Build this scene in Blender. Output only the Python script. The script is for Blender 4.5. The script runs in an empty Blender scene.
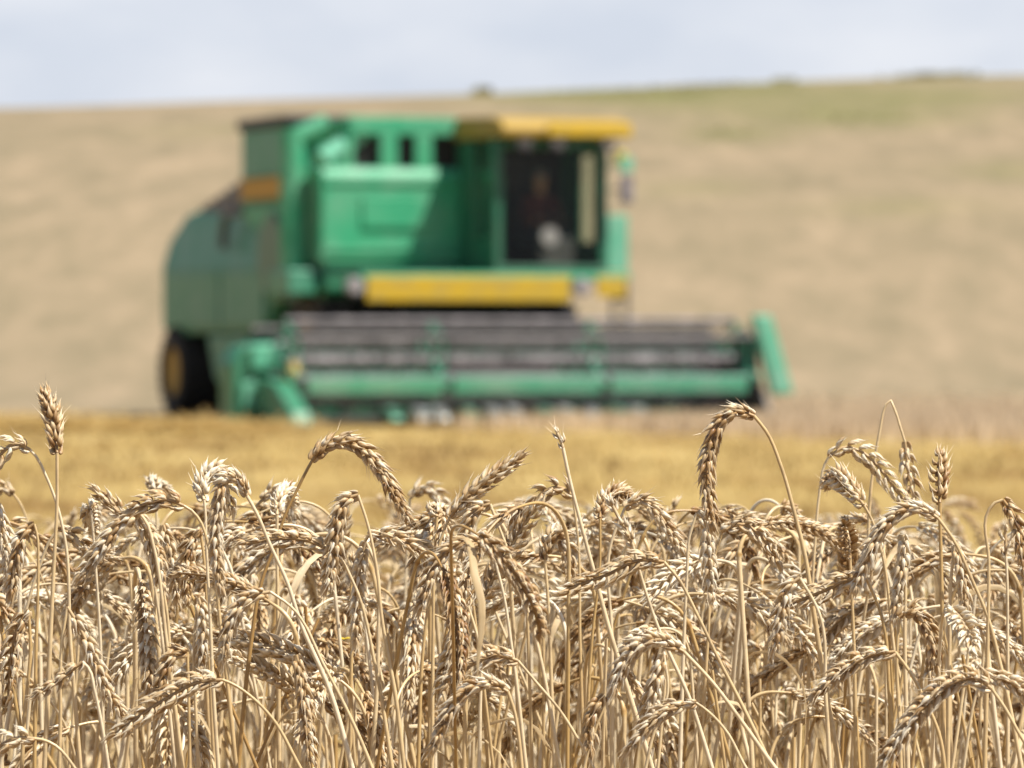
import bpy, bmesh, math, random
import numpy as np
from mathutils import Vector, Matrix

SC = bpy.context.scene
COL = SC.collection
R = math.radians
random.seed(7)
RNG = np.random.default_rng(11)

# ------------------------------------------------------------------ camera, sky, sun, exposure
FPX = 5000.0
HORIZON = 330.0
CAM_Z = 1.0
cam_d = bpy.data.cameras.new('camera')
cam_d.sensor_width = 36.0
cam_d.lens = FPX * 36.0 / 1024.0
cam_d.clip_start = 0.05
cam_d.clip_end = 6000.0
cam_d.dof.use_dof = True
cam_d.dof.focus_distance = 3.50
cam_d.dof.aperture_fstop = cam_d.lens / 12.2
cam_o = bpy.data.objects.new('camera', cam_d)
COL.objects.link(cam_o)
cam_o.location = (0, 0, CAM_Z)
cam_o.rotation_euler = (R(90) - math.atan((384.0 - HORIZON) / FPX), 0, 0)
SC.camera = cam_o

SUN = Vector((0.469, -0.243, 0.848)).normalized()
SUN_EL = math.asin(SUN.z)
SUN_AZ = math.atan2(SUN.x, SUN.y)

world = bpy.data.worlds.new('World')
SC.world = world
world.use_nodes = True
wn = world.node_tree
wn.nodes.clear()
w_out = wn.nodes.new('ShaderNodeOutputWorld')
w_bg = wn.nodes.new('ShaderNodeBackground')
w_bg.inputs['Strength'].default_value = 0.07
w_sky = wn.nodes.new('ShaderNodeTexSky')
w_sky.sky_type = 'NISHITA'
w_sky.sun_disc = False
w_sky.sun_elevation = SUN_EL
w_sky.sun_rotation = SUN_AZ
w_sky.air_density = 1.0
w_sky.dust_density = 1.2
w_sky.ozone_density = 1.5
# thin summer cloud over the sky
w_tc = wn.nodes.new('ShaderNodeTexCoord')
w_map = wn.nodes.new('ShaderNodeMapping')
w_map.inputs['Scale'].default_value = (1.0, 1.0, 2.6)
w_map.inputs['Location'].default_value = (0.37, 0.1, 0.22)
w_no = wn.nodes.new('ShaderNodeTexNoise')
w_no.inputs['Scale'].default_value = 17.0
w_no.inputs['Detail'].default_value = 6.0
w_no.inputs['Roughness'].default_value = 0.5
w_cr = wn.nodes.new('ShaderNodeValToRGB')
w_cr.color_ramp.elements[0].position = 0.36
w_cr.color_ramp.elements[0].color = (6.5, 7.0, 8.0, 1)
w_cr.color_ramp.elements[1].position = 0.66
w_cr.color_ramp.elements[1].color = (8.0, 8.25, 8.9, 1)
w_mix = wn.nodes.new('ShaderNodeMixRGB')
wn.links.new(w_tc.outputs['Generated'], w_map.inputs['Vector'])
wn.links.new(w_map.outputs['Vector'], w_no.inputs['Vector'])
wn.links.new(w_no.outputs['Fac'], w_cr.inputs['Fac'])
w_sep = wn.nodes.new('ShaderNodeSeparateXYZ')
w_el = wn.nodes.new('ShaderNodeMapRange')
w_el.inputs['From Min'].default_value = 0.09
w_el.inputs['From Max'].default_value = 0.24
w_el.inputs['To Min'].default_value = 0.92
w_el.inputs['To Max'].default_value = 0.06
wn.links.new(w_tc.outputs['Generated'], w_sep.inputs[0])
wn.links.new(w_sep.outputs[2], w_el.inputs['Value'])
wn.links.new(w_cr.outputs['Color'], w_mix.inputs['Color2'])
wn.links.new(w_el.outputs[0], w_mix.inputs['Fac'])
wn.links.new(w_sky.outputs['Color'], w_mix.inputs['Color1'])
wn.links.new(w_mix.outputs['Color'], w_bg.inputs['Color'])
wn.links.new(w_bg.outputs['Background'], w_out.inputs['Surface'])

sun_d = bpy.data.lights.new('sun', 'SUN')
sun_d.energy = 5.0
sun_d.angle = R(0.5)
sun_d.color = (1.0, 0.955, 0.88)
sun_o = bpy.data.objects.new('sun', sun_d)
COL.objects.link(sun_o)
sun_o.rotation_euler = SUN.to_track_quat('Z', 'Y').to_euler()
sun_o.location = (20, -10, 40)

SC.view_settings.view_transform = 'Standard'
SC.view_settings.look = 'None'
SC.view_settings.exposure = 0.60
SC.view_settings.gamma = 1.0
SC.view_settings.use_curve_mapping = False
SC.render.engine = 'CYCLES'
SC.cycles.use_denoising = True
SC.cycles.max_bounces = 8
SC.cycles.transparent_max_bounces = 8

# ------------------------------------------------------------------ helpers
def tag(o, label=None, cat=None, group=None, kind=None):
    if label: o['label'] = label
    if cat: o['category'] = cat
    if group: o['group'] = group
    if kind: o['kind'] = kind
    return o

def empty(name, loc=(0, 0, 0), rz=0.0):
    o = bpy.data.objects.new(name, None)
    o.empty_display_size = 0.05
    o.location = loc
    o.rotation_euler = (0, 0, rz)
    COL.objects.link(o)
    return o

def np_mesh(name, verts, quads=None, tris=None, attr=None, smooth=True, mats=None, mat_index=None):
    """mesh from numpy arrays"""
    me = bpy.data.meshes.new(name)
    verts = np.asarray(verts, dtype=np.float32)
    nq = 0 if quads is None else len(quads)
    nt = 0 if tris is None else len(tris)
    me.vertices.add(len(verts))
    me.vertices.foreach_set('co', verts.ravel())
    loops = []
    if nq: loops.append(np.asarray(quads, dtype=np.int32).ravel())
    if nt: loops.append(np.asarray(tris, dtype=np.int32).ravel())
    lv = np.concatenate(loops)
    me.loops.add(len(lv))
    me.loops.foreach_set('vertex_index', lv)
    me.polygons.add(nq + nt)
    starts = np.concatenate([np.arange(nq) * 4, nq * 4 + np.arange(nt) * 3]).astype(np.int32)
    me.polygons.foreach_set('loop_start', starts)
    if smooth:
        me.polygons.foreach_set('use_smooth', np.ones(nq + nt, dtype=bool))
    if attr:
        for k, a in attr.items():
            at = me.attributes.new(k, 'FLOAT', 'POINT')
            at.data.foreach_set('value', np.asarray(a, dtype=np.float32))
    if mats:
        for m in mats: me.materials.append(m)
    if mat_index is not None:
        me.polygons.foreach_set('material_index', np.asarray(mat_index, dtype=np.int32))
    me.update(calc_edges=True)
    me.validate()
    return me

def link(name, me, parent=None):
    o = bpy.data.objects.new(name, me)
    COL.objects.link(o)
    if parent is not None: o.parent = parent
    return o

class Nodes:
    def __init__(self, name):
        self.m = bpy.data.materials.new(name)
        self.m.use_nodes = True
        self.t = self.m.node_tree
        self.t.nodes.clear()
        self.out = self.n('ShaderNodeOutputMaterial')
    def n(self, kind, **kw):
        nd = self.t.nodes.new(kind)
        for k, v in kw.items():
            if hasattr(nd, k) and k not in nd.inputs: setattr(nd, k, v)
            else: nd.inputs[k].default_value = v
        return nd
    def l(self, a, b): self.t.links.new(a, b)
    def ramp(self, fac, stops):
        r = self.n('ShaderNodeValToRGB')
        e = r.color_ramp.elements
        while len(e) < len(stops): e.new(0.5)
        for el, (p, c) in zip(e, stops):
            el.position = p
            el.color = (c[0], c[1], c[2], 1)
        self.l(fac, r.inputs['Fac'])
        return r.outputs['Color']
    def noise(self, scale, detail=4, rough=0.55, coord='Object', mapscale=None):
        tc = self.n('ShaderNodeTexCoord')
        no = self.n('ShaderNodeTexNoise')
        no.inputs['Scale'].default_value = scale
        no.inputs['Detail'].default_value = detail
        no.inputs['Roughness'].default_value = rough
        src = tc.outputs[coord]
        if mapscale:
            mp = self.n('ShaderNodeMapping')
            mp.inputs['Scale'].default_value = mapscale
            self.l(src, mp.inputs['Vector'])
            src = mp.outputs['Vector']
        self.l(src, no.inputs['Vector'])
        return no.outputs['Fac']
    def mix(self, fac, a, b, mode='MIX'):
        m = self.n('ShaderNodeMixRGB')
        m.blend_type = mode
        for sock, v in ((m.inputs['Fac'], fac), (m.inputs['Color1'], a), (m.inputs['Color2'], b)):
            if isinstance(v, (int, float)): sock.default_value = v
            elif isinstance(v, tuple): sock.default_value = (v[0], v[1], v[2], 1)
            else: self.l(v, sock)
        return m.outputs['Color']
    def attr(self, name):
        a = self.n('ShaderNodeAttribute')
        a.attribute_name = name
        return a.outputs['Fac']
    def math(self, op, a, b=None, clamp=False):
        m = self.n('ShaderNodeMath')
        m.operation = op
        m.use_clamp = clamp
        for i, v in enumerate((a, b)):
            if v is None: continue
            if isinstance(v, (int, float)): m.inputs[i].default_value = v
            else: self.l(v, m.inputs[i])
        return m.outputs[0]

def straw_mat(name, stops, spot=(0.16, 0.09, 0.04), spot_amt=0.35, rough=0.5, trans=0.25, spec=0.4, nscale=160.0):
    N = Nodes(name)
    t = N.attr('tint')
    c = N.ramp(t, stops)
    no = N.noise(nscale, 3, 0.6)
    f = N.ramp(no, [(0.50, (0, 0, 0)), (0.72, (1, 1, 1))])
    f2 = N.math('MULTIPLY', f, spot_amt)
    c2 = N.mix(f2, c, spot)
    p = N.n('ShaderNodeBsdfPrincipled')
    N.l(c2, p.inputs['Base Color'])
    p.inputs['Roughness'].default_value = rough
    p.inputs['Specular IOR Level'].default_value = spec
    if trans > 0:
        tr = N.n('ShaderNodeBsdfTranslucent')
        N.l(c2, tr.inputs['Color'])
        ms = N.n('ShaderNodeMixShader')
        ms.inputs[0].default_value = trans
        N.l(p.outputs[0], ms.inputs[1])
        N.l(tr.outputs[0], ms.inputs[2])
        N.l(ms.outputs[0], N.out.inputs['Surface'])
    else:
        N.l(p.outputs[0], N.out.inputs['Surface'])
    return N.m

def paint_mat(name, col, rough=0.45, dust=(0.30, 0.24, 0.16), dust_amt=0.25, metallic=0.0, scale=2.2):
    N = Nodes(name)
    no = N.noise(scale, 5, 0.62)
    f = N.ramp(no, [(0.40, (0, 0, 0)), (0.75, (1, 1, 1))])
    f2 = N.math('MULTIPLY', f, dust_amt)
    c = N.mix(f2, col, dust)
    p = N.n('ShaderNodeBsdfPrincipled')
    N.l(c, p.inputs['Base Color'])
    p.inputs['Roughness'].default_value = rough
    p.inputs['Metallic'].default_value = metallic
    N.l(p.outputs[0], N.out.inputs['Surface'])
    return N.m

M_STEM = straw_mat('dry_stem', [(0.0, (0.33, 0.175, 0.05)), (0.35, (0.54, 0.355, 0.135)), (0.7, (0.73, 0.56, 0.315)), (1.0, (0.83, 0.72, 0.52))],
                   spot_amt=0.40, rough=0.36, trans=0.06, spec=0.6, nscale=60.0)
M_EAR = straw_mat('dry_ear', [(0.0, (0.23, 0.11, 0.036)), (0.35, (0.47, 0.295, 0.125)), (0.65, (0.70, 0.535, 0.315)), (1.0, (0.86, 0.77, 0.59))],
                  spot_amt=0.35, rough=0.42, trans=0.18, spec=0.5, nscale=230.0)
M_LEAF = straw_mat('dry_leaf', [(0.0, (0.46, 0.29, 0.12)), (0.5, (0.64, 0.48, 0.26)), (1.0, (0.76, 0.63, 0.42))],
                   spot_amt=0.35, rough=0.55, trans=0.35, nscale=70.0)
M_CROP = straw_mat('standing_crop_straw', [(0.0, (0.52, 0.39, 0.235)), (0.5, (0.66, 0.51, 0.33)), (1.0, (0.76, 0.60, 0.41))], spot_amt=0.05, rough=0.6, trans=0.4, nscale=8)
M_STUB = straw_mat('golden_stubble', [(0.0, (0.25, 0.15, 0.045)), (0.5, (0.53, 0.365, 0.125)), (1.0, (0.68, 0.51, 0.22))], spot_amt=0.15, rough=0.55, trans=0.2, nscale=8)
M_WEED = straw_mat('weed_green', [(0.0, (0.19, 0.18, 0.07)), (1.0, (0.33, 0.29, 0.14))], spot_amt=0.1, rough=0.6, trans=0.25, nscale=3)

# ------------------------------------------------------------------ ground
def sstep(a, b, x):
    t = np.clip((x - a) / (b - a), 0, 1)
    return t * t * (3 - 2 * t)

GZ = -0.19                      # level of the cut field under the combine
CREST = 260.0
SKY_PX = np.array([-600, 0, 120, 240, 480, 630, 760, 900, 1024, 1700], float)
SKY_PY = np.array([125, 112, 109, 104, 96, 89, 83, 77.5, 74.5, 66], float)
_u = np.linspace(0.001, 1, 400)
_y = 74 + _u * (CREST - 74)
def prof(u): return np.sin(np.pi / 2 * u) * sstep(0, 0.22, u) ** 0.6
_ymax = None
def crest_scale(x):
    px = 512 + x * FPX / 215.0
    ang = (HORIZON - np.interp(px, SKY_PX, SKY_PY)) / FPX
    # height H so that max((GZ + H*prof - CAM_Z)/y) equals ang
    p = prof(_u)
    H = np.min((ang[..., None] * _y + CAM_Z - GZ) / np.maximum(p, 1e-4), axis=-1)
    return H

def ground_z(x, y):
    x = np.asarray(x, float); y = np.asarray(y, float)
    z = 0.035 - 0.045 * np.clip(y - 3.2, 0, 3.6)          # the standing wheat slopes gently away
    z = z + (GZ - (0.035 - 0.045 * 3.6)) * sstep(6.8, 30, y)
    H = crest_scale(x)
    u = np.clip((y - 74) / (CREST - 74), 0, 1)
    z = z + H * np.where(y > 74, prof(u), 0)
    far = np.clip(y - CREST, 0, None)
    z = z - 0.02 * far * sstep(0, 120, far)
    z = z + 0.25 * np.sin(x * 0.021 + y * 0.013) * sstep(90, 160, y) * 0.6
    return z

def build_ground():
    xs = np.concatenate([-np.geomspace(900, 62, 26), np.arange(-60, -12, 3.0), np.arange(-12, 12.01, 0.75), np.arange(15, 61, 3.0), np.geomspace(62, 900, 26)])
    ys = np.concatenate([np.arange(-40, 0, 4.0), np.arange(0, 9, 0.5), np.arange(9, 50, 1.5), np.arange(50, 82, 0.75), np.arange(82, 300, 2.5), np.geomspace(300, 1800, 30)])
    X, Y = np.meshgrid(xs, ys)
    Z = ground_z(X, Y)
    n, m = Y.shape
    v = np.stack([X, Y, Z], -1).reshape(-1, 3)
    i = np.arange(n * m).reshape(n, m)
    q = np.stack([i[:-1, :-1], i[:-1, 1:], i[1:, 1:], i[1:, :-1]], -1).reshape(-1, 4)
    # where green weeds have come up on the hill
    px = 512 + X * FPX / np.maximum(Y, 1)
    py = HORIZON - (Z - CAM_Z) * FPX / np.maximum(Y, 1)
    weed = np.zeros_like(X)
    for cx, cy, sx, sy, a in ((690, 175, 20, 26, 1.0), (0, 0, 1, 1, 0)):
        pass
    def blob(x0, y0, sx, sy, a):
        return a * np.exp(-((X - x0) / sx) ** 2 - ((Y - y0) / sy) ** 2)
    weed += blob(5.4, 174, 4.6, 16, 0.75) + blob(1.0, 184, 3.2, 10, 0.6) + blob(13, 172, 5, 14, 0.4) + blob(9, 155, 4, 8, 0.3) + blob(9.6, 186, 1.6, 6, 0.6) + blob(10.2, 147, 2.6, 5.5, 0.6) + blob(6.2, 140, 1.5, 4.5, 0.55)
    weed += blob(16.6, 192, 1.6, 9, 0.7) + blob(12.5, 122, 1.6, 3.0, 0.5) + blob(13.5, 160, 3.0, 6, 0.5) + blob(4.2, 118, 1.4, 2.5, 0.35) + blob(8.8, 112, 2.0, 2.0, 0.35) + blob(-9, 150, 2.5, 6, 0.2)
    me = np_mesh('ground', v, q, attr={'weed': weed.ravel()})
    o = link('ground', me)
    tag(o, kind='structure')
    N = Nodes('field_ground')
    tc = N.n('ShaderNodeTexCoord')
    sep = N.n('ShaderNodeSeparateXYZ')
    N.l(tc.outputs['Object'], sep.inputs[0])
    x, y = sep.outputs[0], sep.outputs[1]
    n1 = N.noise(0.8, 6, 0.65, mapscale=(1.0, 0.3, 1.0))
    n2 = N.noise(0.8, 9, 0.74, mapscale=(1.0, 0.16, 1))
    n3 = N.noise(14.0, 4, 0.7)
    # tan ripe field on the hill
    tan = N.ramp(n2, [(0.30, (0.180, 0.145, 0.084)), (0.44, (0.230, 0.182, 0.109)), (0.55, (0.268, 0.206, 0.126)), (0.72, (0.350, 0.262, 0.165))])
    wd = N.math('MULTIPLY', N.attr('weed'), N.math('ADD', N.noise(0.5, 4, 0.6, mapscale=(1, 0.4, 1)), 0.25), clamp=True)
    tan = N.mix(N.math('MULTIPLY', wd, 1.25, clamp=True), tan, (0.145, 0.15, 0.045))
    # golden stubble in front of the cut edge
    gold = N.ramp(n1, [(0.34, (0.20, 0.115, 0.033)), (0.46, (0.30, 0.20, 0.066)), (0.57, (0.37, 0.26, 0.09)), (0.70, (0.49, 0.36, 0.145))])
    e = N.math('ADD', y, N.math('MULTIPLY', x, 1.38))
    e = N.math('ADD', e, N.math('MULTIPLY', N.math('SUBTRACT', n1, 0.5), 3.0))
    msk = N.n('ShaderNodeMapRange')
    msk.inputs['From Min'].default_value = 59.8
    msk.inputs['From Max'].default_value = 63.2
    N.l(e, msk.inputs['Value'])
    c = N.mix(msk.outputs[0], gold, tan)
    # bare earth and straw litter under the standing wheat
    soil = N.ramp(n3, [(0.35, (0.10, 0.06, 0.03)), (0.55, (0.22, 0.14, 0.065)), (0.7, (0.42, 0.29, 0.14))])
    ms2 = N.n('ShaderNodeMapRange')
    ms2.inputs['From Min'].default_value = 6.5
    ms2.inputs['From Max'].default_value = 7.8
    N.l(y, ms2.inputs['Value'])
    c = N.mix(ms2.outputs[0], soil, c)
    p = N.n('ShaderNodeBsdfPrincipled')
    N.l(c, p.inputs['Base Color'])
    p.inputs['Roughness'].default_value = 0.9
    p.inputs['Specular IOR Level'].default_value = 0.15
    bp = N.n('ShaderNodeBump')
    bp.inputs['Strength'].default_value = 0.5
    bp.inputs['Distance'].default_value = 0.12
    N.l(N.noise(2.2, 6, 0.65), bp.inputs['Height'])
    N.l(bp.outputs[0], p.inputs['Normal'])
    N.l(p.outputs[0], N.out.inputs['Surface'])
    me.materials.append(N.m)
build_ground()

def blades(name, pts, h, w, tint, mat, lean=0.25, rng=RNG, lie=0.0):
    """many thin straw blades as one mesh (something nobody could count)"""
    n = len(pts)
    a = rng.uniform(0, 2 * np.pi, n)
    la = rng.uniform(0, 2 * np.pi, n)
    ll = np.abs(rng.normal(0, lean, n))
    lay = rng.random(n) < lie
    ll = np.where(lay, rng.uniform(1.1, 1.5, n), ll)
    d = np.stack([np.cos(la) * np.sin(ll), np.sin(la) * np.sin(ll), np.cos(ll)], -1)
    s = np.stack([np.cos(a), np.sin(a), np.zeros(n)], -1) * (np.asarray(w) * rng.uniform(0.6, 1.3, n))[:, None]
    hh = (np.asarray(h) * rng.uniform(0.7, 1.2, n))[:, None]
    p0 = np.asarray(pts)
    v = np.stack([p0 - s, p0 + s, p0 + d * hh * 0.6 + s * 1.2, p0 + d * hh * 0.6 - s * 1.2, p0 + d * hh + s * 0.25, p0 + d * hh - s * 0.25], 1).reshape(-1, 3)
    b = np.arange(n)[:, None] * 6
    q = np.concatenate([b + np.array([[0, 1, 2, 3]]), b + np.array([[3, 2, 4, 5]])], 0)
    me = np_mesh(name, v, q, attr={'tint': np.repeat(np.clip(tint, 0, 1), 6)}, mats=[mat], smooth=False)
    return link(name, me)

# ------------------------------------------------------------------ combine harvester
TH = R(21)
BASE = Vector((0.165, 62.45, GZ))

GREEN = paint_mat('green_paint', (0.030, 0.30, 0.145), 0.52, (0.24, 0.40, 0.28), 0.45)
GREEN_D = paint_mat('dusty_green_paint', (0.035, 0.225, 0.125), 0.46, (0.17, 0.31, 0.225), 0.55)
GREEN_L = paint_mat('header_green_paint', (0.085, 0.36, 0.22), 0.6, (0.30, 0.44, 0.34), 0.6)
MIDG = paint_mat('mid_green_paint', (0.022, 0.17, 0.085), 0.5, (0.12, 0.22, 0.14), 0.45, scale=4)
CABG = paint_mat('dark_shaded_green_paint', (0.018, 0.115, 0.062), 0.4, (0.12, 0.16, 0.10), 0.3)  # darkened green: roof shade on the cab frame is put into the colour
YELLOW = paint_mat('yellow_paint', (0.52, 0.33, 0.012), 0.5, (0.30, 0.24, 0.09), 0.6, scale=6)
ORANGE = paint_mat('ochre_paint', (0.46, 0.25, 0.015), 0.6, (0.35, 0.22, 0.06), 0.2)
ROOFY = paint_mat('roof_yellow_paint', (0.36, 0.225, 0.025), 0.65, (0.34, 0.24, 0.07), 0.6)
BLACK = paint_mat('black_paint', (0.015, 0.014, 0.013), 0.55, (0.10, 0.08, 0.06), 0.25)
DARK = paint_mat('dark_steel', (0.045, 0.04, 0.04), 0.45, (0.26, 0.23, 0.21), 0.45, scale=5)
STEEL = paint_mat('worn_steel', (0.34, 0.33, 0.34), 0.35, (0.22, 0.18, 0.14), 0.45, metallic=0.7, scale=5)
GREYP = paint_mat('grey_paint', (0.07, 0.06, 0.065), 0.45, (0.40, 0.36, 0.37), 0.8, scale=5.5)  # pale mottle over a dark base paints the reel's glints
RUBBER = paint_mat('rubber', (0.016, 0.015, 0.015), 0.8, (0.10, 0.08, 0.055), 0.35, scale=4)
PALE = paint_mat('pale_glint_paint', (0.55, 0.60, 0.58), 0.35, (0.5, 0.45, 0.4), 0.15)  # pale colour for the glints along the knife
LENS = paint_mat('lamp_glass', (0.30, 0.27, 0.26), 0.2, (0.4, 0.4, 0.35), 0.2)
AMBER = paint_mat('amber_glass', (0.62, 0.50, 0.03), 0.2, (0.5, 0.45, 0.1), 0.2)

def glass_mat():
    N = Nodes('tinted_glass')
    tr = N.n('ShaderNodeBsdfTransparent')
    tr.inputs[0].default_value = (0.88, 0.91, 0.88, 1)
    gl = N.n('ShaderNodeBsdfGlossy')
    gl.inputs['Roughness'].default_value = 0.04
    fr = N.n('ShaderNodeFresnel')
    fr.inputs[0].default_value = 1.30
    geo = N.n('ShaderNodeNewGeometry')
    fac = N.math('MULTIPLY', fr.outputs[0], N.math('SUBTRACT', 1.0, geo.outputs['Backfacing']))
    ms = N.n('ShaderNodeMixShader')
    N.l(fac, ms.inputs[0])
    N.l(tr.outputs[0], ms.inputs[1])
    N.l(gl.outputs[0], ms.inputs[2])
    N.l(ms.outputs[0], N.out.inputs['Surface'])
    return N.m
GLASS = glass_mat()

class MB:
    """collects shapes into one mesh; coordinates: x across, y backwards, z above the datum (world height)"""
    def __init__(self): self.bm = bmesh.new()
    def box(self, x0, x1, y0, y1, z0, z1):
        v = [self.bm.verts.new(p) for p in ((x0, y0, z0), (x1, y0, z0), (x1, y1, z0), (x0, y1, z0), (x0, y0, z1), (x1, y0, z1), (x1, y1, z1), (x0, y1, z1))]
        for f in ((3, 2, 1, 0), (4, 5, 6, 7), (0, 1, 5, 4), (1, 2, 6, 5), (2, 3, 7, 6), (3, 0, 4, 7)):
            self.bm.faces.new([v[i] for i in f])
        return self
    def prism(self, prof, x0, x1):
        """profile in (y, z) extruded across x"""
        a = [self.bm.verts.new((x0, y, z)) for y, z in prof]
        b = [self.bm.verts.new((x1, y, z)) for y, z in prof]
        n = len(prof)
        self.bm.faces.new(a); self.bm.faces.new(list(reversed(b)))
        for i in range(n):
            j = (i + 1) % n
            self.bm.faces.new((a[j], a[i], b[i], b[j]))
        return self
    def prism_y(self, prof, y0, y1):
        """profile in (x, z) extruded along y"""
        a = [self.bm.verts.new((x, y0, z)) for x, z in prof]
        b = [self.bm.verts.new((x, y1, z)) for x, z in prof]
        n = len(prof)
        self.bm.faces.new(list(reversed(a))); self.bm.faces.new(b)
        for i in range(n):
            j = (i + 1) % n
            self.bm.faces.new((a[i], a[j], b[j], b[i]))
        return self
    def tube(self, p0, p1, r, seg=10, r1=None):
        p0, p1 = Vector(p0), Vector(p1)
        r1 = r if r1 is None else r1
        d = (p1 - p0).normalized()
        s = d.orthogonal().normalized(); t = d.cross(s)
        ra = []; rb = []
        for k in range(seg):
            a = 2 * math.pi * k / seg
            e = s * math.cos(a) + t * math.sin(a)
            ra.append(self.bm.verts.new(p0 + e * r)); rb.append(self.bm.verts.new(p1 + e * r1))
        for k in range(seg):
            j = (k + 1) % seg
            self.bm.faces.new((ra[k], ra[j], rb[j], rb[k]))
        self.bm.faces.new(list(reversed(ra))); self.bm.faces.new(rb)
        return self
    def path(self, pts, r, seg=10):
        for a, b in zip(pts[:-1], pts[1:]): self.tube(a, b, r, seg)
        return self
    def lathe_x(self, c, prof, seg=32, caps=True):
        """profile of (radius, x offset) turned about a crosswise axle through c"""
        rings = []
        for r, dx in prof:
            rings.append([self.bm.verts.new((c[0] + dx, c[1] + r * math.sin(2 * math.pi * k / seg), c[2] + r * math.cos(2 * math.pi * k / seg))) for k in range(seg)])
        for a, b in zip(rings[:-1], rings[1:]):
            for k in range(seg):
                j = (k + 1) % seg
                self.bm.faces.new((a[k], a[j], b[j], b[k]))
        for r_, rev in ((rings[0], True), (rings[-1], False)) if caps else ():
            self.bm.faces.new(list(reversed(r_)) if rev else r_)
        return self
    def build(self, name, mat, parent, bevel=0.0, smooth=False, label=None):
        bmesh.ops.recalc_face_normals(self.bm, faces=self.bm.faces[:])
        for v in self.bm.verts: v.co.z -= GZ
        me = bpy.data.meshes.new(name)
        self.bm.to_mesh(me); self.bm.free()
        me.materials.append(mat)
        if smooth:
            for p in me.polygons: p.use_smooth = True
        o = link(name, me, parent)
        if bevel:
            b = o.modifiers.new('bevel', 'BEVEL'); b.width = bevel; b.segments = 2; b.limit_method = 'ANGLE'
        if label: o['label'] = label
        return o

CH = empty('combine_harvester', BASE, TH)
tag(CH, 'green combine harvester with yellow cab roof cutting the field with its wide header', 'combine harvester')

# main body and rear hood
hood = MB().prism([(2.7, 1.50), (2.7, 1.9), (4.2, 2.2), (5.0, 2.58), (8.75, 2.66), (9.15, 2.61), (9.74, 2.24), (9.86, 1.92), (9.84, 1.0), (9.2, 0.93), (7.9, 0.95), (5.1, 0.96), (4.85, 1.36), (2.9, 1.40)], -1.72, 1.72)
bmesh.ops.bisect_plane(hood.bm, geom=hood.bm.verts[:] + hood.bm.edges[:] + hood.bm.faces[:], plane_co=(0, 0, 1.85), plane_no=(0, 0, 1))
for v in hood.bm.verts:
    if v.co.z > 1.9: v.co.x *= 1 - 0.10 * (v.co.z - 1.85)
hood.build('body', GREEN_D, CH, 0.05)
p = MB()
p.box(-1.765, -1.723, 5.1, 7.0, 1.05, 1.80); p.box(-1.765, -1.723, 7.08, 9.5, 1.05, 1.80)
p.build('side_panel', GREEN_D, CH, 0.02)
MB().prism([(5.2, 0.10), (5.0, 0.94), (7.95, 0.94), (7.6, 0.35), (7.1, 0.10)], -1.66, -1.2).build('lower_shield', GREEN_D, CH, 0.04)
MB().prism([(5.2, 0.10), (5.0, 0.94), (7.95, 0.94), (7.6, 0.35), (7.1, 0.10)], 1.2, 1.66).build('lower_shield', GREEN_D, CH, 0.04)
g = MB()
for k in range(6):
    y0 = 6.25 + k * 0.4
    g.prism([(y0, 2.63), (y0, 3.12 - 0.075 * k), (y0 + 0.32, 3.09 - 0.075 * k), (y0 + 0.32, 2.63)], -1.55, 1.35)
g.prism([(6.25, 2.60), (6.25, 3.04), (8.7, 2.66), (8.7, 2.60)], -1.5, 1.3)
g.build('engine_grille', DARK, CH, 0.0)
MB().path([(-1.80, 5.9, 2.60), (-1.80, 6.6, 2.58), (-1.80, 6.75, 2.30), (-1.80, 6.75, 2.1)], 0.06).build('exhaust_pipe', DARK, CH)
b = MB()
b.lathe_x((-1.80, 4.55, 2.0), [(0.05, -0.06), (0.52, -0.06), (0.56, 0.0), (0.52, 0.06), (0.05, 0.06)], 28)
b.lathe_x((-1.80, 3.55, 1.62), [(0.05, -0.05), (0.24, -0.05), (0.26, 0.0), (0.24, 0.05), (0.05, 0.05)], 24)
b.build('drive_pulley', CABG, CH)
MB().tube((-1.82, 4.55, 2.50), (-1.82, 3.55, 1.87), 0.025).tube((-1.82, 4.62, 1.50), (-1.82, 3.6, 1.38), 0.025).build('drive_belt', BLACK, CH)

# grain tank
MB().prism([(2.62, 1.86), (2.60, 2.98), (2.66, 3.10), (5.9, 3.10), (5.9, 2.5), (3.3, 1.86)], -1.80, 0.72).build('grain_tank', GREEN, CH, 0.04)
t = MB(); t.box(-1.25, -0.25, 2.572, 2.597, 2.32, 2.72)
t.box(-1.72, 0.66, 2.574, 2.597, 2.88, 2.93); t.box(-1.72, 0.66, 2.574, 2.599, 2.02, 2.06)
t.build('tank_rib', GREEN, CH, 0.01)
t = MB()
t.box(-1.42, 0.55, 2.70, 2.76, 3.52, 3.76)
t.box(-1.42, -1.34, 2.70, 5.4, 3.46, 3.74)
for x0, x1 in ((-1.42, -1.32), (-0.96, -0.72), (-0.48, -0.24), (0.34, 0.55)): t.box(x0, x1, 2.70, 2.76, 3.10, 3.52)
t.box(-1.42, 0.6, 5.3, 5.36, 3.10, 3.7); t.box(0.55, 0.61, 2.7, 5.3, 3.10, 3.7)
t.build('tank_extension', GREEN, CH, 0.015)
MB().tube((-1.75, 2.75, 3.18), (-1.05, 2.95, 3.62), 0.13, 14).build('loading_auger', GREEN_L, CH, smooth=False)
MB().box(-1.30, 0.5, 2.86, 2.90, 3.10, 3.56).build('tank_gap_shade', BLACK, CH)  # black sheet standing in for the shade behind the tank openings
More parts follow.
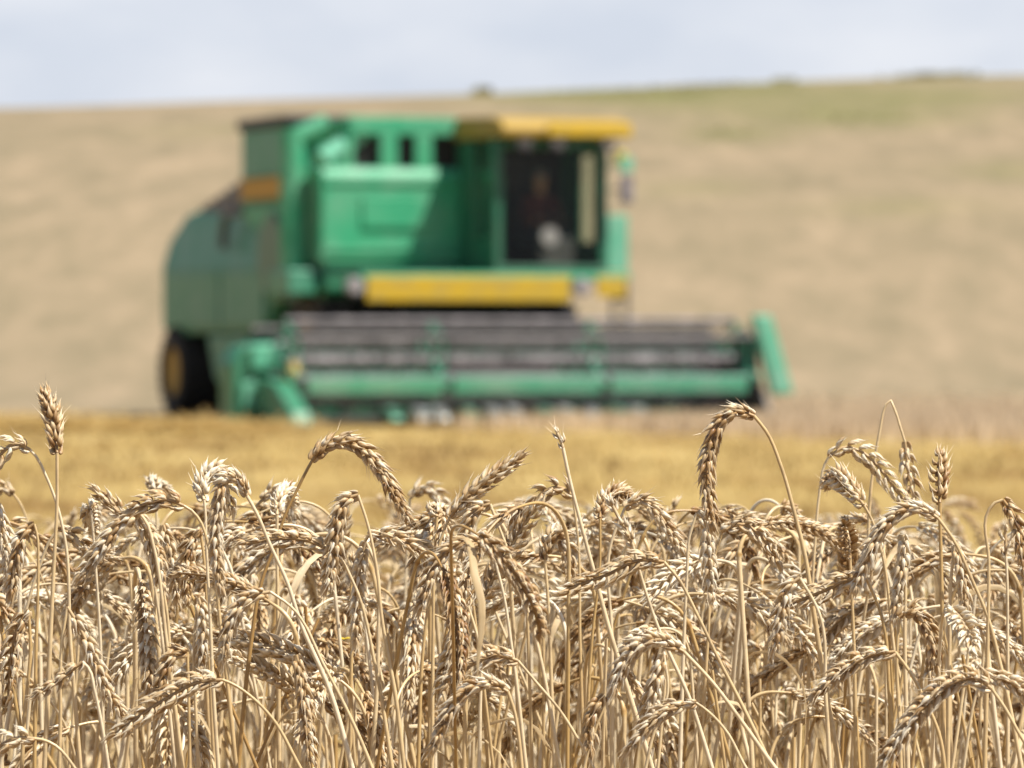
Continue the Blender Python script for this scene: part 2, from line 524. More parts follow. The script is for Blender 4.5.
# tower with air intake at the rear of the tank
MB().box(-1.80, -1.0, 3.95, 5.94, 2.62, 3.68).build('intake_housing', GREEN_D, CH, 0.03)
MB().box(-1.85, -0.95, 3.88, 6.02, 3.68, 3.82).build('intake_cap', BLACK, CH, 0.03)
MB().box(-1.822, -1.801, 4.0, 5.9, 2.74, 3.02).build('ochre_stripe', ORANGE, CH)
# unloading auger folded against the tank
u = MB()
u.tube((-2.0, 3.15, 1.75), (-2.0, 3.15, 3.6), 0.17, 18)
u.tube((-2.0, 3.15, 3.45), (-1.55, 3.05, 3.66), 0.15, 14)
u.build('unloading_auger', GREEN, CH, smooth=False)
MB().box(-2.2, -1.82, 2.75, 3.6, 1.45, 1.78).build('auger_gearbox', GREEN_D, CH, 0.03)

# cab: frame, glass, roof
cx0, cx1, cy0, cy1, cz0, cz1 = 0.09, 1.64, 1.30, 2.70, 1.74, 3.44
c = MB()
c.box(cx0, cx1, cy0, cy1, cz0, cz0 + 0.08)
for (x, y) in ((cx0, cy0), (cx1 - 0.10, cy0), (cx0, cy1 - 0.12), (cx1 - 0.10, cy1 - 0.12)):
    c.box(x, x + 0.10, y, y + 0.12, cz0 + 0.08, cz1)
c.box(cx0 + 0.1, cx1 - 0.1, cy0, cy0 + 0.08, cz1 - 0.12, cz1)
c.box(cx0, cx0 + 0.05, 2.05, cy1 - 0.12, cz0 + 0.08, cz1)         # rear side panel of the cab
c.box(cx0, cx0 + 0.05, cy0 + 0.12, 2.05, cz0 + 0.08, cz0 + 0.45)
c.box(cx1 - 0.05, cx1, 2.14, cy1 - 0.12, cz0 + 0.08, cz1); c.box(cx1 - 0.05, cx1, cy0 + 0.12, 1.70, cz0 + 0.08, cz1)
c.box(cx1 - 0.05, cx1, 1.70, 2.14, cz0 + 0.08, cz0 + 0.40); c.box(cx1 - 0.05, cx1, 1.70, 2.14, cz1 - 0.18, cz1)
c.build('cab_frame', CABG, CH, 0.012)
MB().box(cx0 + 0.1, cx1 - 0.1, cy0 + 0.03, cy0 + 0.04, cz0 + 0.08, cz1 - 0.12).build('windscreen', GLASS, CH)
MB().box(cx0 + 0.02, cx0 + 0.03, cy0 + 0.12, 2.05, cz0 + 0.45, cz1).build('side_window', GLASS, CH)
MB().box(cx1 - 0.03, cx1 - 0.02, 1.70, 2.14, cz0 + 0.40, cz1 - 0.18).build('side_window', GLASS, CH)
MB().box(cx0 + 0.1, cx1 - 0.1, cy1 - 0.06, cy1 - 0.01, cz0 + 0.08, cz1).build('rear_wall', BLACK, CH)
roof = MB().prism([(1.02, 3.46), (1.00, 3.56), (1.08, 3.66), (1.4, 3.72), (2.72, 3.76), (2.82, 3.72), (2.82, 3.46)], 0.08, 1.86).build('cab_roof', ROOFY, CH, 0.03)
s = MB().box(0.70, 1.84, 0.965, 0.998, 3.47, 3.64)
s.build('roof_fascia', YELLOW, roof, 0.01)
seat = MB(); seat.box(0.75, 1.30, 1.95, 2.42, 2.02, 2.16); seat.prism([(2.36, 2.14), (2.48, 2.80), (2.58, 2.80), (2.48, 2.14)], 0.78, 1.27); seat.box(0.95, 1.1, 2.1, 2.3, 1.82, 2.02)
seat.build('driver_seat', BLACK, CH, 0.04)
col = MB(); col.tube((0.98, 1.48, 1.82), (0.98, 1.62, 2.34), 0.05, 10); col.box(0.75, 1.2, 1.38, 1.52, 1.82, 2.18)
col = col.build('steering_column', DARK, CH, 0.01)
sw = MB()
ctr = Vector((0.98, 1.64, 2.36)); ax = Vector((0, 0.5, 1)).normalized(); sx = Vector((1, 0, 0)); sy = ax.cross(sx)
pts = [ctr + (sx * math.cos(a) + sy * math.sin(a)) * 0.21 for a in [2 * math.pi * k / 20 for k in range(21)]]
sw.path(pts, 0.016, 8)
for a in (0.5, 2.6, 4.7): sw.tube(ctr, ctr + (sx * math.cos(a) + sy * math.sin(a)) * 0.21, 0.012, 6)
sw.build('steering_wheel', BLACK, CH)
MB().tube((0.86, 1.395, 2.20), (0.86, 1.335, 2.20), 0.12, 20).build('instrument_dial', LENS, CH)

# platform with the yellow band, railings, lamps, ladder side
MB().box(-1.72, 1.95, 1.28, 2.60, 1.64, 1.735).build('platform', GREEN, CH, 0.012)
MB().box(-1.66, 1.10, 1.235, 1.277, 1.36, 1.68).build('yellow_band', YELLOW, CH, 0.01)
MB().box(1.47, 1.87, 1.235, 1.277, 1.42, 1.68).build('yellow_band', YELLOW, CH, 0.01)
MB().box(1.66, 1.95, 1.36, 1.42, 1.76, 2.48).build('ladder_panel', GREEN_L, CH, 0.015)
l = MB(); l.tube((1.95, 1.4, 0.55), (1.95, 1.4, 1.6), 0.03, 8); l.tube((1.95, 1.9, 0.55), (1.95, 1.9, 1.6), 0.03, 8)
for k in range(4): l.box(1.92, 1.98, 1.4, 1.9, 0.6 + 0.26 * k, 0.64 + 0.26 * k)
l.build('ladder', DARK, CH)
for x in (-1.82, 1.25):
    lb = MB().tube((x, 1.30, 1.55), (x, 1.20, 1.55), 0.12, 16).build('headlight', GREYP, CH)
    MB().tube((x, 1.199, 1.55), (x, 1.175, 1.55), 0.10, 16, 0.085).build('lens', LENS, lb)
for z0, z1 in ((2.62, 2.98), (3.02, 3.22)):
    mr = MB(); mr.box(1.72, 1.90, 1.06, 1.10, z0, z1); mr.tube((1.80, 1.1, (z0 + z1) / 2), (1.62, 1.34, (z0 + z1) / 2), 0.018, 6)
    mr.build('mirror', GREYP if z0 < 3 else GREEN_L, CH, 0.01)
MB().box(1.70, 1.84, 1.16, 1.24, 3.14, 3.30).build('turn_signal', AMBER, CH, 0.015)
for x in (0.3, 0.75, 1.45):
    MB().box(x, x + 0.17, 0.99, 1.09, 3.30, 3.42).build('work_light', DARK, CH, 0.01)

# chassis, feeder house, wheels
MB().box(-1.35, 1.35, 2.75, 5.2, 0.55, 1.34).build('chassis', BLACK, CH)
MB().prism([(0.95, 0.02), (0.95, 0.72), (2.72, 1.40), (2.72, 0.75)], -0.75, 0.75).build('feeder_house', DARK, CH, 0.02)
MB().tube((-1.6, 3.35, 0.66), (1.6, 3.35, 0.66), 0.14).build('front_axle', BLACK, CH)
MB().tube((-1.5, 9.0, 0.41), (1.5, 9.0, 0.41), 0.09).box(-0.2, 0.2, 8.8, 9.15, 0.3, 0.94).build('rear_axle', BLACK, CH)
MB().box(-1.1, 1.1, 4.6, 8.3, 0.35, 0.93).build('shaker_shoe', DARK, CH, 0.03)

def wheel(x, y, rad, wid, out):
    zc = GZ + rad
    c = (x, y, zc)
    w = wid / 2
    w_ = MB().lathe_x(c, [(rad * 0.56, -w * 0.85), (rad * 0.80, -w), (rad * 0.95, -w * 0.86), (rad, -w * 0.45), (rad, w * 0.45), (rad * 0.95, w * 0.86), (rad * 0.80, w), (rad * 0.56, w * 0.85)], 40, caps=False)
    n = 22
    for k in range(n):
        a = 2 * math.pi * k / n
        for sgn in (-1, 1):
            aa = a + (0 if sgn < 0 else math.pi / n)
            pts = []
            for (ri, xi, da) in ((0.955, 0.06, 0.0), (0.955, 0.95, 0.20), (1.0, 0.06, 0.0), (1.0, 0.88, 0.20)):
                for wdt in (-0.035, 0.035):
                    ang = aa + da + wdt
                    rr = rad * (ri if ri < 1 else 1.055)
                    pts.append((x + sgn * w * xi, y + rr * math.sin(ang), zc + rr * math.cos(ang)))
            v = [w_.bm.verts.new(q) for q in pts]
            for f in ((0, 1, 3, 2), (4, 6, 7, 5), (0, 4, 5, 1), (2, 3, 7, 6), (0, 2, 6, 4), (1, 5, 7, 3)):
                w_.bm.faces.new([v[i] for i in f])
    tyre = w_.build('tyre', RUBBER, None)
    rim = MB().lathe_x(c, [(rad * 0.57, out * w * 0.8), (rad * 0.52, out * w * 0.82), (rad * 0.48, out * w * 0.45), (rad * 0.22, out * w * 0.35), (rad * 0.20, out * w * 0.62), (rad * 0.06, out * w * 0.64)], 32).build('rim', ORANGE, None)
    hub = MB().lathe_x(c, [(rad * 0.50, -w * 0.25), (rad * 0.50, w * 0.25)], 24).build('wheel', BLACK, CH)
    tyre.parent = hub; rim.parent = hub
for sgn in (-1, 1):
    wheel(sgn * 1.50, 3.35, 0.86, 0.62, sgn)
    wheel(sgn * 1.50, 9.1, 0.60, 0.70, sgn)

# header
hd = MB()
hd.prism([(1.05, -0.08), (0.90, 0.90), (0.97, 0.92), (1.12, -0.08)], -3.36, 2.94)      # back wall
hd.prism([(-0.25, -0.12), (0.3, -0.15), (1.08, -0.10), (1.08, -0.06), (0.3, -0.10), (-0.25, -0.08)], -3.36, 2.94)
HD = hd.build('header', CABG, CH)
def end_plate(x0, x1, mat):
    return MB().prism([(-0.95, -0.16), (-0.62, 0.22), (0.02, 0.60), (0.35, 0.84), (1.05, 0.84), (1.15, 0.1), (0.9, -0.14)], x0, x1).build('end_shield', mat, HD, 0.02)
end_plate(-3.43, -3.37, CABG)  # darker green holds the shade on this end plate
end_plate(2.95, 3.01, DARK)
nd = MB(); nd.prism([(-1.55, -0.185), (-1.40, 0.02), (-0.75, 0.36), (-0.1, 0.42), (-0.1, 0.1), (-0.6, -0.16)], -3.56, -3.30); nd.build('crop_divider', MIDG, HD, 0.03)
MB().prism_y([(-3.82, -0.14), (-3.84, 0.60), (-3.70, 0.80), (-3.44, 0.84), (-3.44, -0.14)], 0.0, 0.55).build('drive_housing', MIDG, HD, 0.04)
MB().prism_y([(-3.72, 0.02), (-3.72, 0.34), (-3.56, 0.40), (-3.50, 0.02)], -0.06, -0.002).build('drive_lit_panel', GREEN_L, HD, 0.02)  # lighter green panel added as a sunlit patch on the housing
MB().tube((2.9, 0.86, 1.0), (-3.3, 0.86, 1.0), 0.05, 10).build('top_beam', DARK, HD)
for k_ in range(11):
    xx = -1.95 + k_ * 0.33 + 0.05 * math.sin(k_ * 2.3)
    MB().prism([(-0.72, -0.10), (-0.60, 0.03), (-0.36, 0.05), (-0.36, -0.06)], xx - 0.07, xx + 0.07).build('glint_block', PALE if k_ % 3 else GREEN_L, HD, 0.01)  # pale blocks added as white glints at knife level
nd = MB(); nd.prism_y([(-3.62, 0.50), (-3.62, 0.82), (-3.28, 0.84), (-3.24, 0.52)], -0.1, 0.28); nd.build('drive_guard', GREEN_L, HD, 0.04)  # guard in lighter green, its sunlit look put into the colour
nd = MB(); nd.prism([(-0.62, 0.46), (-0.55, 0.62), (-0.2, 0.36), (-0.28, 0.24)], -3.29, -3.15); nd.build('yellow_guard', YELLOW, HD, 0.01)
MB().prism_y([(2.80, 1.18), (3.05, 1.19), (3.36, 0.20), (3.08, 0.18)], -0.72, -0.55).build('crop_divider', GREEN_L, HD, 0.03)
MB().prism([(-0.6, 0.16), (-0.55, 0.85), (-0.2, 1.02), (0.2, 0.9), (0.4, 0.3)], 2.87, 2.93).build('divider_board', BLACK, HD)
# cutter bar with guards
k = MB(); k.box(-3.36, 2.94, -0.34, -0.26, -0.12, -0.07)
for i in range(82):
    x = -3.32 + i * 0.0763
    k.prism([(-0.50, -0.105), (-0.34, -0.075), (-0.34, -0.12)], x - 0.014, x + 0.014)
k.build('cutter_bar', STEEL, HD)
# auger with flighting
a = MB().tube((-3.30, 0.55, 0.30), (2.88, 0.55, 0.30), 0.17, 18)
seg = 26
for side in (-1, 1):
    turns = 5; n = turns * seg
    prev = None
    for i in range(n + 1):
        ang = 2 * math.pi * i / seg * side
        x = -0.21 + side * (3.07 - 2.4 * i / n)
        inner = a.bm.verts.new((x, 0.55 + 0.17 * math.cos(ang), 0.30 + 0.17 * math.sin(ang)))
        outer = a.bm.verts.new((x, 0.55 + 0.31 * math.cos(ang), 0.30 + 0.31 * math.sin(ang)))
        if prev: a.bm.faces.new((prev[0], prev[1], outer, inner))
        prev = (inner, outer)
a.build('auger', STEEL, HD)
# reel: tube, spiders, six bats with tines
RC = (-0.22, 0.62); RR = 0.50
MB().tube((-3.25, RC[0], RC[1]), (2.80, RC[0], RC[1]), 0.075, 14).build('reel_tube', GREYP, HD)
spx = (-3.2, -1.32, 0.77, 2.76)
angs = [R(245 + 60 * i) for i in range(6)]   # measured from straight up, through the front
for x in spx:
    sp = MB()
    q = [(RC[0] - RR * math.sin(t_) * -1, RC[1] + RR * math.cos(t_)) for t_ in angs]
    for yy, zz in q: sp.tube((x, RC[0], RC[1]), (x, yy, zz), 0.022, 6)
    for i in range(6):
        sp.tube((x, *q[i]), (x, *q[(i + 1) % 6]), 0.014, 6)
    sp.build('reel_spider', GREEN_D, HD)
for i, (yy, zz) in enumerate(q):
    rb = random.Random(i)
    bt = MB().tube((-3.22, yy, zz), (2.78, yy, zz), 0.036, 8)
    for j in range(86):
        x = -3.18 + j * 0.0695
        bt.tube((x, yy, zz), (x + rb.uniform(-0.02, 0.02), yy + 0.05, zz - rb.uniform(0.10, 0.32)), rb.uniform(0.006, 0.013), 5)
    bt.build('reel_bat', (GREYP, DARK, GREYP, GREYP, DARK, GREYP)[i], HD)
for x0, x1 in ((-3.14, -1.39), (-1.25, 0.70), (0.84, 2.68)):
    MB().prism([(-0.80, 0.22), (-0.84, 0.42), (-0.79, 0.43), (-0.75, 0.22)], x0, x1).build('reel_board', GREEN_L, HD, 0.008)
for x in (-3.28, 2.84):
    MB().tube((x, 1.0, 0.78), (x, RC[0], RC[1]), 0.045, 8).tube((x, RC[0], RC[1]), (x, -0.82, 0.36), 0.035, 8).build('reel_arm', GREEN_D, HD)
for x in spx[1:3]:
    MB().tube((x, RC[0], RC[1]), (x, -0.80, 0.30), 0.05, 8).build('reel_arm', GREEN_D, HD)

# ------------------------------------------------------------------ driver
def skin_blob(name, joints, edges, root=0, sub=1):
    me = bpy.data.meshes.new(name)
    me.from_pydata([j[:3] for j in joints], edges, [])
    o = bpy.data.objects.new(name, me); COL.objects.link(o)
    md = o.modifiers.new('skin', 'SKIN'); md.use_smooth_shade = True
    if not me.skin_vertices: raise RuntimeError('no skin layer')
    for i, j in enumerate(joints):
        sv = me.skin_vertices[0].data[i]
        r = j[3]
        sv.radius = (r, r) if not isinstance(r, tuple) else r
        sv.use_root = (i == root)
    s_ = o.modifiers.new('sub', 'SUBSURF'); s_.levels = sub; s_.render_levels = sub
    dg = bpy.context.evaluated_depsgraph_get()
    dg.update()
    out = bpy.data.meshes.new_from_object(o.evaluated_get(dg))
    bpy.data.objects.remove(o)
    out.name = name
    return out

def build_driver():
    SKIN = paint_mat('skin', (0.42, 0.22, 0.14), 0.5, (0.3, 0.15, 0.1), 0.2, scale=9)
    SHIRT = paint_mat('maroon_shirt', (0.09, 0.022, 0.02), 0.8, (0.14, 0.08, 0.07), 0.2, scale=9)
    TROUS = paint_mat('navy_trousers', (0.03, 0.035, 0.06), 0.85, (0.15, 0.12, 0.1), 0.2, scale=9)
    HAIR = paint_mat('grey_cap', (0.22, 0.22, 0.22), 0.8, (0.2, 0.18, 0.15), 0.2, scale=9)
    J = []; E = []
    def add(x, y, z, r, par=None):
        J.append((x, y, z, r)); i = len(J) - 1
        if par is not None: E.append((par, i))
        return i
    # x across, y backwards, z up from the seat
    pel = add(0, 0.0, 0.10, (0.16, 0.12))
    sp = add(0, 0.02, 0.28, (0.145, 0.105), pel)
    ch = add(0, 0.0, 0.46, (0.165, 0.115), sp)
    nk0 = add(0, -0.01, 0.575, 0.075, ch)
    nk = add(0, -0.03, 0.64, 0.052, nk0)
    h1 = add(0, -0.055, 0.715, (0.068, 0.082), nk)
    h2 = add(0, -0.05, 0.80, (0.076, 0.094), h1)
    h3 = add(0, -0.045, 0.865, (0.055, 0.068), h2)
    for s in (-1, 1):
        sh = add(s * 0.19, -0.01, 0.535, 0.062, ch)
        el = add(s * 0.245, -0.12, 0.29, 0.046, sh)
        fa = add(s * 0.20, -0.27, 0.245, 0.040, el)
        wr = add(s * 0.155, -0.385, 0.255, 0.028, fa)
        pm = add(s * 0.145, -0.44, 0.265, (0.034, 0.020), wr)
        for k, (ln, off) in enumerate(((0.052, -0.028), (0.060, -0.010), (0.057, 0.009), (0.045, 0.027))):
            f1 = add(s * (0.140 + off), -0.475, 0.285, 0.0095, pm)
            f2 = add(s * (0.138 + off), -0.485 - ln * 0.4, 0.268, 0.0088, f1)
            add(s * (0.138 + off), -0.47 - ln * 0.3, 0.240, 0.008, f2)
        t1 = add(s * 0.112, -0.43, 0.25, 0.011, pm)
        add(s * 0.100, -0.465, 0.235, 0.009, t1)
        hp = add(s * 0.095, -0.06, 0.085, 0.085, pel)
        kn = add(s * 0.15, -0.46, 0.10, 0.062, hp)
        ca = add(s * 0.15, -0.49, -0.10, 0.055, kn)
        an = add(s * 0.15, -0.47, -0.30, 0.038, ca)
        he = add(s * 0.15, -0.50, -0.335, 0.040, an)
        add(s * 0.155, -0.64, -0.345, 0.032, he)
    me = skin_blob('person', J, E, 0, 2)
    for m in (SKIN, SHIRT, TROUS, BLACK): me.materials.append(m)
    for p in me.polygons:
        x, y, z = p.center
        i = 1
        if z > 0.605 or (y < -0.33 and z > 0.2): i = 0
        elif z < 0.14: i = 2
        if z < -0.28: i = 3
        p.material_index = i
        p.use_smooth = True
    # face: nose, eye sockets and mouth pushed into the head
    for v in me.vertices:
        if v.co.z > 0.66 and v.co.y < -0.07:
            x, y, z = v.co
            v.co.y -= 0.018 * math.exp(-(x / 0.016) ** 2 - ((z - 0.765) / 0.022) ** 2)
            for s in (-1, 1): v.co.y += 0.012 * math.exp(-((x - s * 0.03) / 0.016) ** 2 - ((z - 0.79) / 0.013) ** 2)
    o = bpy.data.objects.new('person', me); COL.objects.link(o)
    base = Vector((1.02, 2.13, 2.16 - GZ))
    o.location = BASE + Matrix.Rotation(TH, 3, 'Z') @ base
    o.rotation_euler = (0, 0, TH)
    tag(o, 'person in a dark red shirt sitting at the steering wheel inside the cab', 'person')
    bm = bmesh.new()
    bmesh.ops.create_uvsphere(bm, u_segments=20, v_segments=12, radius=1.0)
    for v in bm.verts:
        if v.co.z < 0: v.co.z *= 0.12
        v.co = Vector((v.co.x * 0.088, v.co.y * 0.108 - 0.045, v.co.z * 0.085 + 0.832))
    pk = [bm.verts.new(q) for q in ((-0.07, -0.12, 0.835), (0.07, -0.12, 0.835), (0.05, -0.20, 0.82), (-0.05, -0.20, 0.82), (-0.07, -0.12, 0.845), (0.07, -0.12, 0.845), (0.05, -0.20, 0.828), (-0.05, -0.20, 0.828))]
    for f in ((3, 2, 1, 0), (4, 5, 6, 7), (0, 1, 5, 4), (1, 2, 6, 5), (2, 3, 7, 6), (3, 0, 4, 7)): bm.faces.new([pk[i] for i in f])
    cm = bpy.data.meshes.new('cap'); bm.to_mesh(cm); bm.free(); cm.materials.append(HAIR)
    link('cap', cm, o)
    for s in (-1, 1):
        bm = bmesh.new(); bmesh.ops.create_uvsphere(bm, u_segments=10, v_segments=8, radius=0.5)
        for v in bm.verts: v.co = Vector((v.co.x * 0.014 + s * 0.078, v.co.y * 0.03 - 0.04, v.co.z * 0.055 + 0.765))
        em = bpy.data.meshes.new('ear'); bm.to_mesh(em); bm.free(); em.materials.append(SKIN); link('ear', em, o)
build_driver()

# ------------------------------------------------------------------ straw, stubble, standing crop and weeds
def in_header(x, y):
    dx, dy = x - BASE.x, y - BASE.y
    X = dx * math.cos(TH) + dy * math.sin(TH); Y = -dx * math.sin(TH) + dy * math.cos(TH)
    return (np.abs(X) < 3.55) & (Y > -0.45) & (Y < 12)

def scatter(n, x0, x1, y0, y1):
    return RNG.uniform(x0, x1, n), RNG.uniform(y0, y1, n)

x, y = scatter(26000, -9.5, 9.5, 18, 74)
keep = (y + 1.38 * x < 61.2 + RNG.normal(0, 1.6, len(x))) & ~in_header(x, y)
x, y = x[keep], y[keep]
pt = np.stack([x, y, ground_z(x, y) - 0.01], -1)
tn = RNG.normal(0.52, 0.15, len(x))
for _ in range(110):        # patches of flattened, darker or brighter straw
    px_, py_ = RNG.uniform(-7, 6), RNG.uniform(22, 62)
    tn += RNG.choice([-0.8, 0.45]) * np.exp(-((x - px_) / RNG.uniform(0.25, 0.8)) ** 2 - ((y - py_) / RNG.uniform(1.5, 4.5)) ** 2)
tag(blades('stubble', pt, 0.07, 0.010, tn, M_STUB, 0.35, lie=0.45), 'short golden stubble and loose straw on the cut field', 'stubble', kind='stuff')

# swath of threshed straw beside the machine
def swath():
    L = 90; W = 17
    a = np.array([-7.6, 60.6]); b_ = np.array([-2.5, 57.6])
    V = []; T = []
    for i in range(L):
        t = i / (L - 1); c = a + (b_ - a) * t
        d = (b_ - a) / np.linalg.norm(b_ - a); nrm = np.array([-d[1], d[0]])
        hh = (0.06 + 0.03 * math.sin(t * 17) + 0.03 * math.sin(t * 41 + 1)) * min(1, t * 6, (1 - t) * 4)
        for j in range(W):
            s = (j / (W - 1) - 0.5) * 2
            xy = c + nrm * s * 0.9
            zz = GZ - 0.01 + hh * (1 - s * s) + RNG.normal(0, 0.018)
            V.append((xy[0], xy[1], zz)); T.append(0.55 + RNG.normal(0, 0.2))
    i = np.arange(L * W).reshape(L, W)
    q = np.stack([i[:-1, :-1], i[:-1, 1:], i[1:, 1:], i[1:, :-1]], -1).reshape(-1, 4)
    V = np.array(V)
    # loose straws on it
    k = RNG.integers(0, len(V), 9000)
    pts = V[k] + RNG.normal(0, 0.03, (9000, 3))
    n = len(pts); la = RNG.uniform(0, 2 * np.pi, n); d = np.stack([np.cos(la), np.sin(la), RNG.uniform(0.0, 0.6, n)], -1)
    side = np.stack([-np.sin(la), np.cos(la), np.zeros(n)], -1) * 0.008
    ln = RNG.uniform(0.10, 0.25, n)[:, None]
    SV = np.stack([pts - side, pts + side, pts + d * ln + side, pts + d * ln - side], 1).reshape(-1, 3)
    SQ = len(V) + np.arange(n * 4).reshape(n, 4)
    tint = np.concatenate([np.array(T), np.repeat(RNG.normal(0.55, 0.25, n), 4)])
    me = np_mesh('straw', np.concatenate([V, SV]), np.concatenate([q, SQ]), attr={'tint': np.clip(tint, 0, 1)}, mats=[M_STUB], smooth=False)
    tag(link('straw', me), 'low golden swath of loose straw in front of the rear wheel', 'straw', kind='stuff')
swath()

x, y = scatter(150000, -12, 12, 50, 82)
keep = (y + 1.38 * x > 61.8 + RNG.normal(0, 2.0, len(x))) & ~in_header(x, y) & (x > -1.5) & (RNG.random(len(x)) < np.clip((80 - y) / 18, 0, 1))
x, y = x[keep], y[keep]
pt = np.stack([x, y, ground_z(x, y) - 0.01], -1)
tag(blades('standing_crop', pt, 0.20, 0.012, RNG.normal(0.72, 0.25, len(x)), M_CROP, 0.16), 'pale uncut crop standing ahead of the header and up the hill', 'crop', kind='stuff')

def weeds():
    P = []; Hh = []
    for x0, y0, sx, sy, n, h in ((5.4, 180, 3.6, 11, 150, 0.11), (-1.25, 195, 0.3, 2, 50, 0.30), (16.5, 196, 1.3, 4, 130, 0.22), (10.6, 196, 0.4, 3, 30, 0.2), (10.2, 147, 2.2, 5, 60, 0.09), (6.2, 140, 1.2, 4, 30, 0.09), (7.5, 194, 2.0, 4, 50, 0.13)):
        xx = RNG.normal(x0, sx * 0.6, n); yy = RNG.normal(y0, sy * 0.6, n)
        P.append(np.stack([xx, yy, ground_z(xx, yy) - 0.02], -1)); Hh.append(np.full(n, h))
    P = np.concatenate(P); Hh = np.concatenate(Hh)
    tag(blades('weeds', P, Hh, 0.05, RNG.random(len(P)), M_WEED, 0.4), 'green weeds growing in patches along the crest of the hill', 'weeds', kind='stuff')
weeds()

# ------------------------------------------------------------------ wheat
def pix(px, py, d):
    """a point of the stand seen at this place in the photograph, at its own distance"""
    return np.array([(px - 512.0) * d / FPX, d, CAM_Z + (HORIZON - py) * d / FPX])

def spline(pts, n):
    """Catmull-Rom through the points, n samples evenly spaced along the length"""
    P = np.asarray(pts, float)
    if len(P) == 2: P = np.array([P[0], (P[0] + P[1]) / 2, P[1]])
    h = np.maximum(np.linalg.norm(np.diff(P, axis=0), axis=1), 1e-6)[:, None]
    sl = np.diff(P, axis=0) / h
    mt = np.concatenate([sl[:1], (sl[:-1] * h[1:] + sl[1:] * h[:-1]) / (h[1:] + h[:-1]), sl[-1:]])
    out = []
    t = np.linspace(0, 1, 14, endpoint=False)[:, None]
    for i in range(len(P) - 1):
        out.append((2 * t ** 3 - 3 * t ** 2 + 1) * P[i] + (t ** 3 - 2 * t ** 2 + t) * h[i] * mt[i] + (3 * t ** 2 - 2 * t ** 3) * P[i + 1] + (t ** 3 - t ** 2) * h[i] * mt[i + 1])
    out.append(P[-1:])
    D = np.concatenate(out)
    s = np.concatenate([[0], np.cumsum(np.linalg.norm(np.diff(D, axis=0), axis=1))])
    u = np.linspace(0, s[-1], n)
    return np.stack([np.interp(u, s, D[:, k]) for k in range(3)], -1), s[-1]

def unit(v): return v / np.maximum(np.linalg.norm(v, axis=-1, keepdims=True), 1e-9)

def frames(P):
    T = unit(np.gradient(P, axis=0))
    N = np.zeros_like(T)
    a = np.cross(T[0], [0, 1, 0.05]); a = a if np.linalg.norm(a) > 0.1 else np.cross(T[0], [1, 0, 0])
    N[0] = unit(np.cross(a, T[0]))
    for i in range(1, len(P)):
        v = N[i - 1] - T[i] * np.dot(N[i - 1], T[i])
        N[i] = v / max(np.linalg.norm(v), 1e-9)
    return T, N, np.cross(T, N)

def tube_np(P, rad, seg):
    T, N, B = frames(P)
    a = np.linspace(0, 2 * np.pi, seg, endpoint=False)
    V = P[:, None] + (N[:, None] * np.cos(a)[None, :, None] + B[:, None] * np.sin(a)[None, :, None]) * np.asarray(rad)[:, None, None]
    n = len(P)
    i = np.arange(n * seg).reshape(n, seg)
    j = np.roll(i, -1, axis=1)
    q = np.stack([i[:-1], j[:-1], j[1:], i[1:]], -1).reshape(-1, 4)
    return V.reshape(-1, 3), q

LODS = {
    0: (6, np.array([0.0, 0.12, 0.32, 0.55, 0.76, 0.95, 1.25]), np.array([0.35, 0.82, 1.0, 0.80, 0.42, 0.15, 0.015])),
    1: (5, np.array([0.0, 0.20, 0.46, 0.78, 1.2]), np.array([0.35, 0.92, 0.92, 0.48, 0.02])),
    2: (4, np.array([0.0, 0.40, 1.1]), np.array([0.5, 1.05, 0.03])),
}

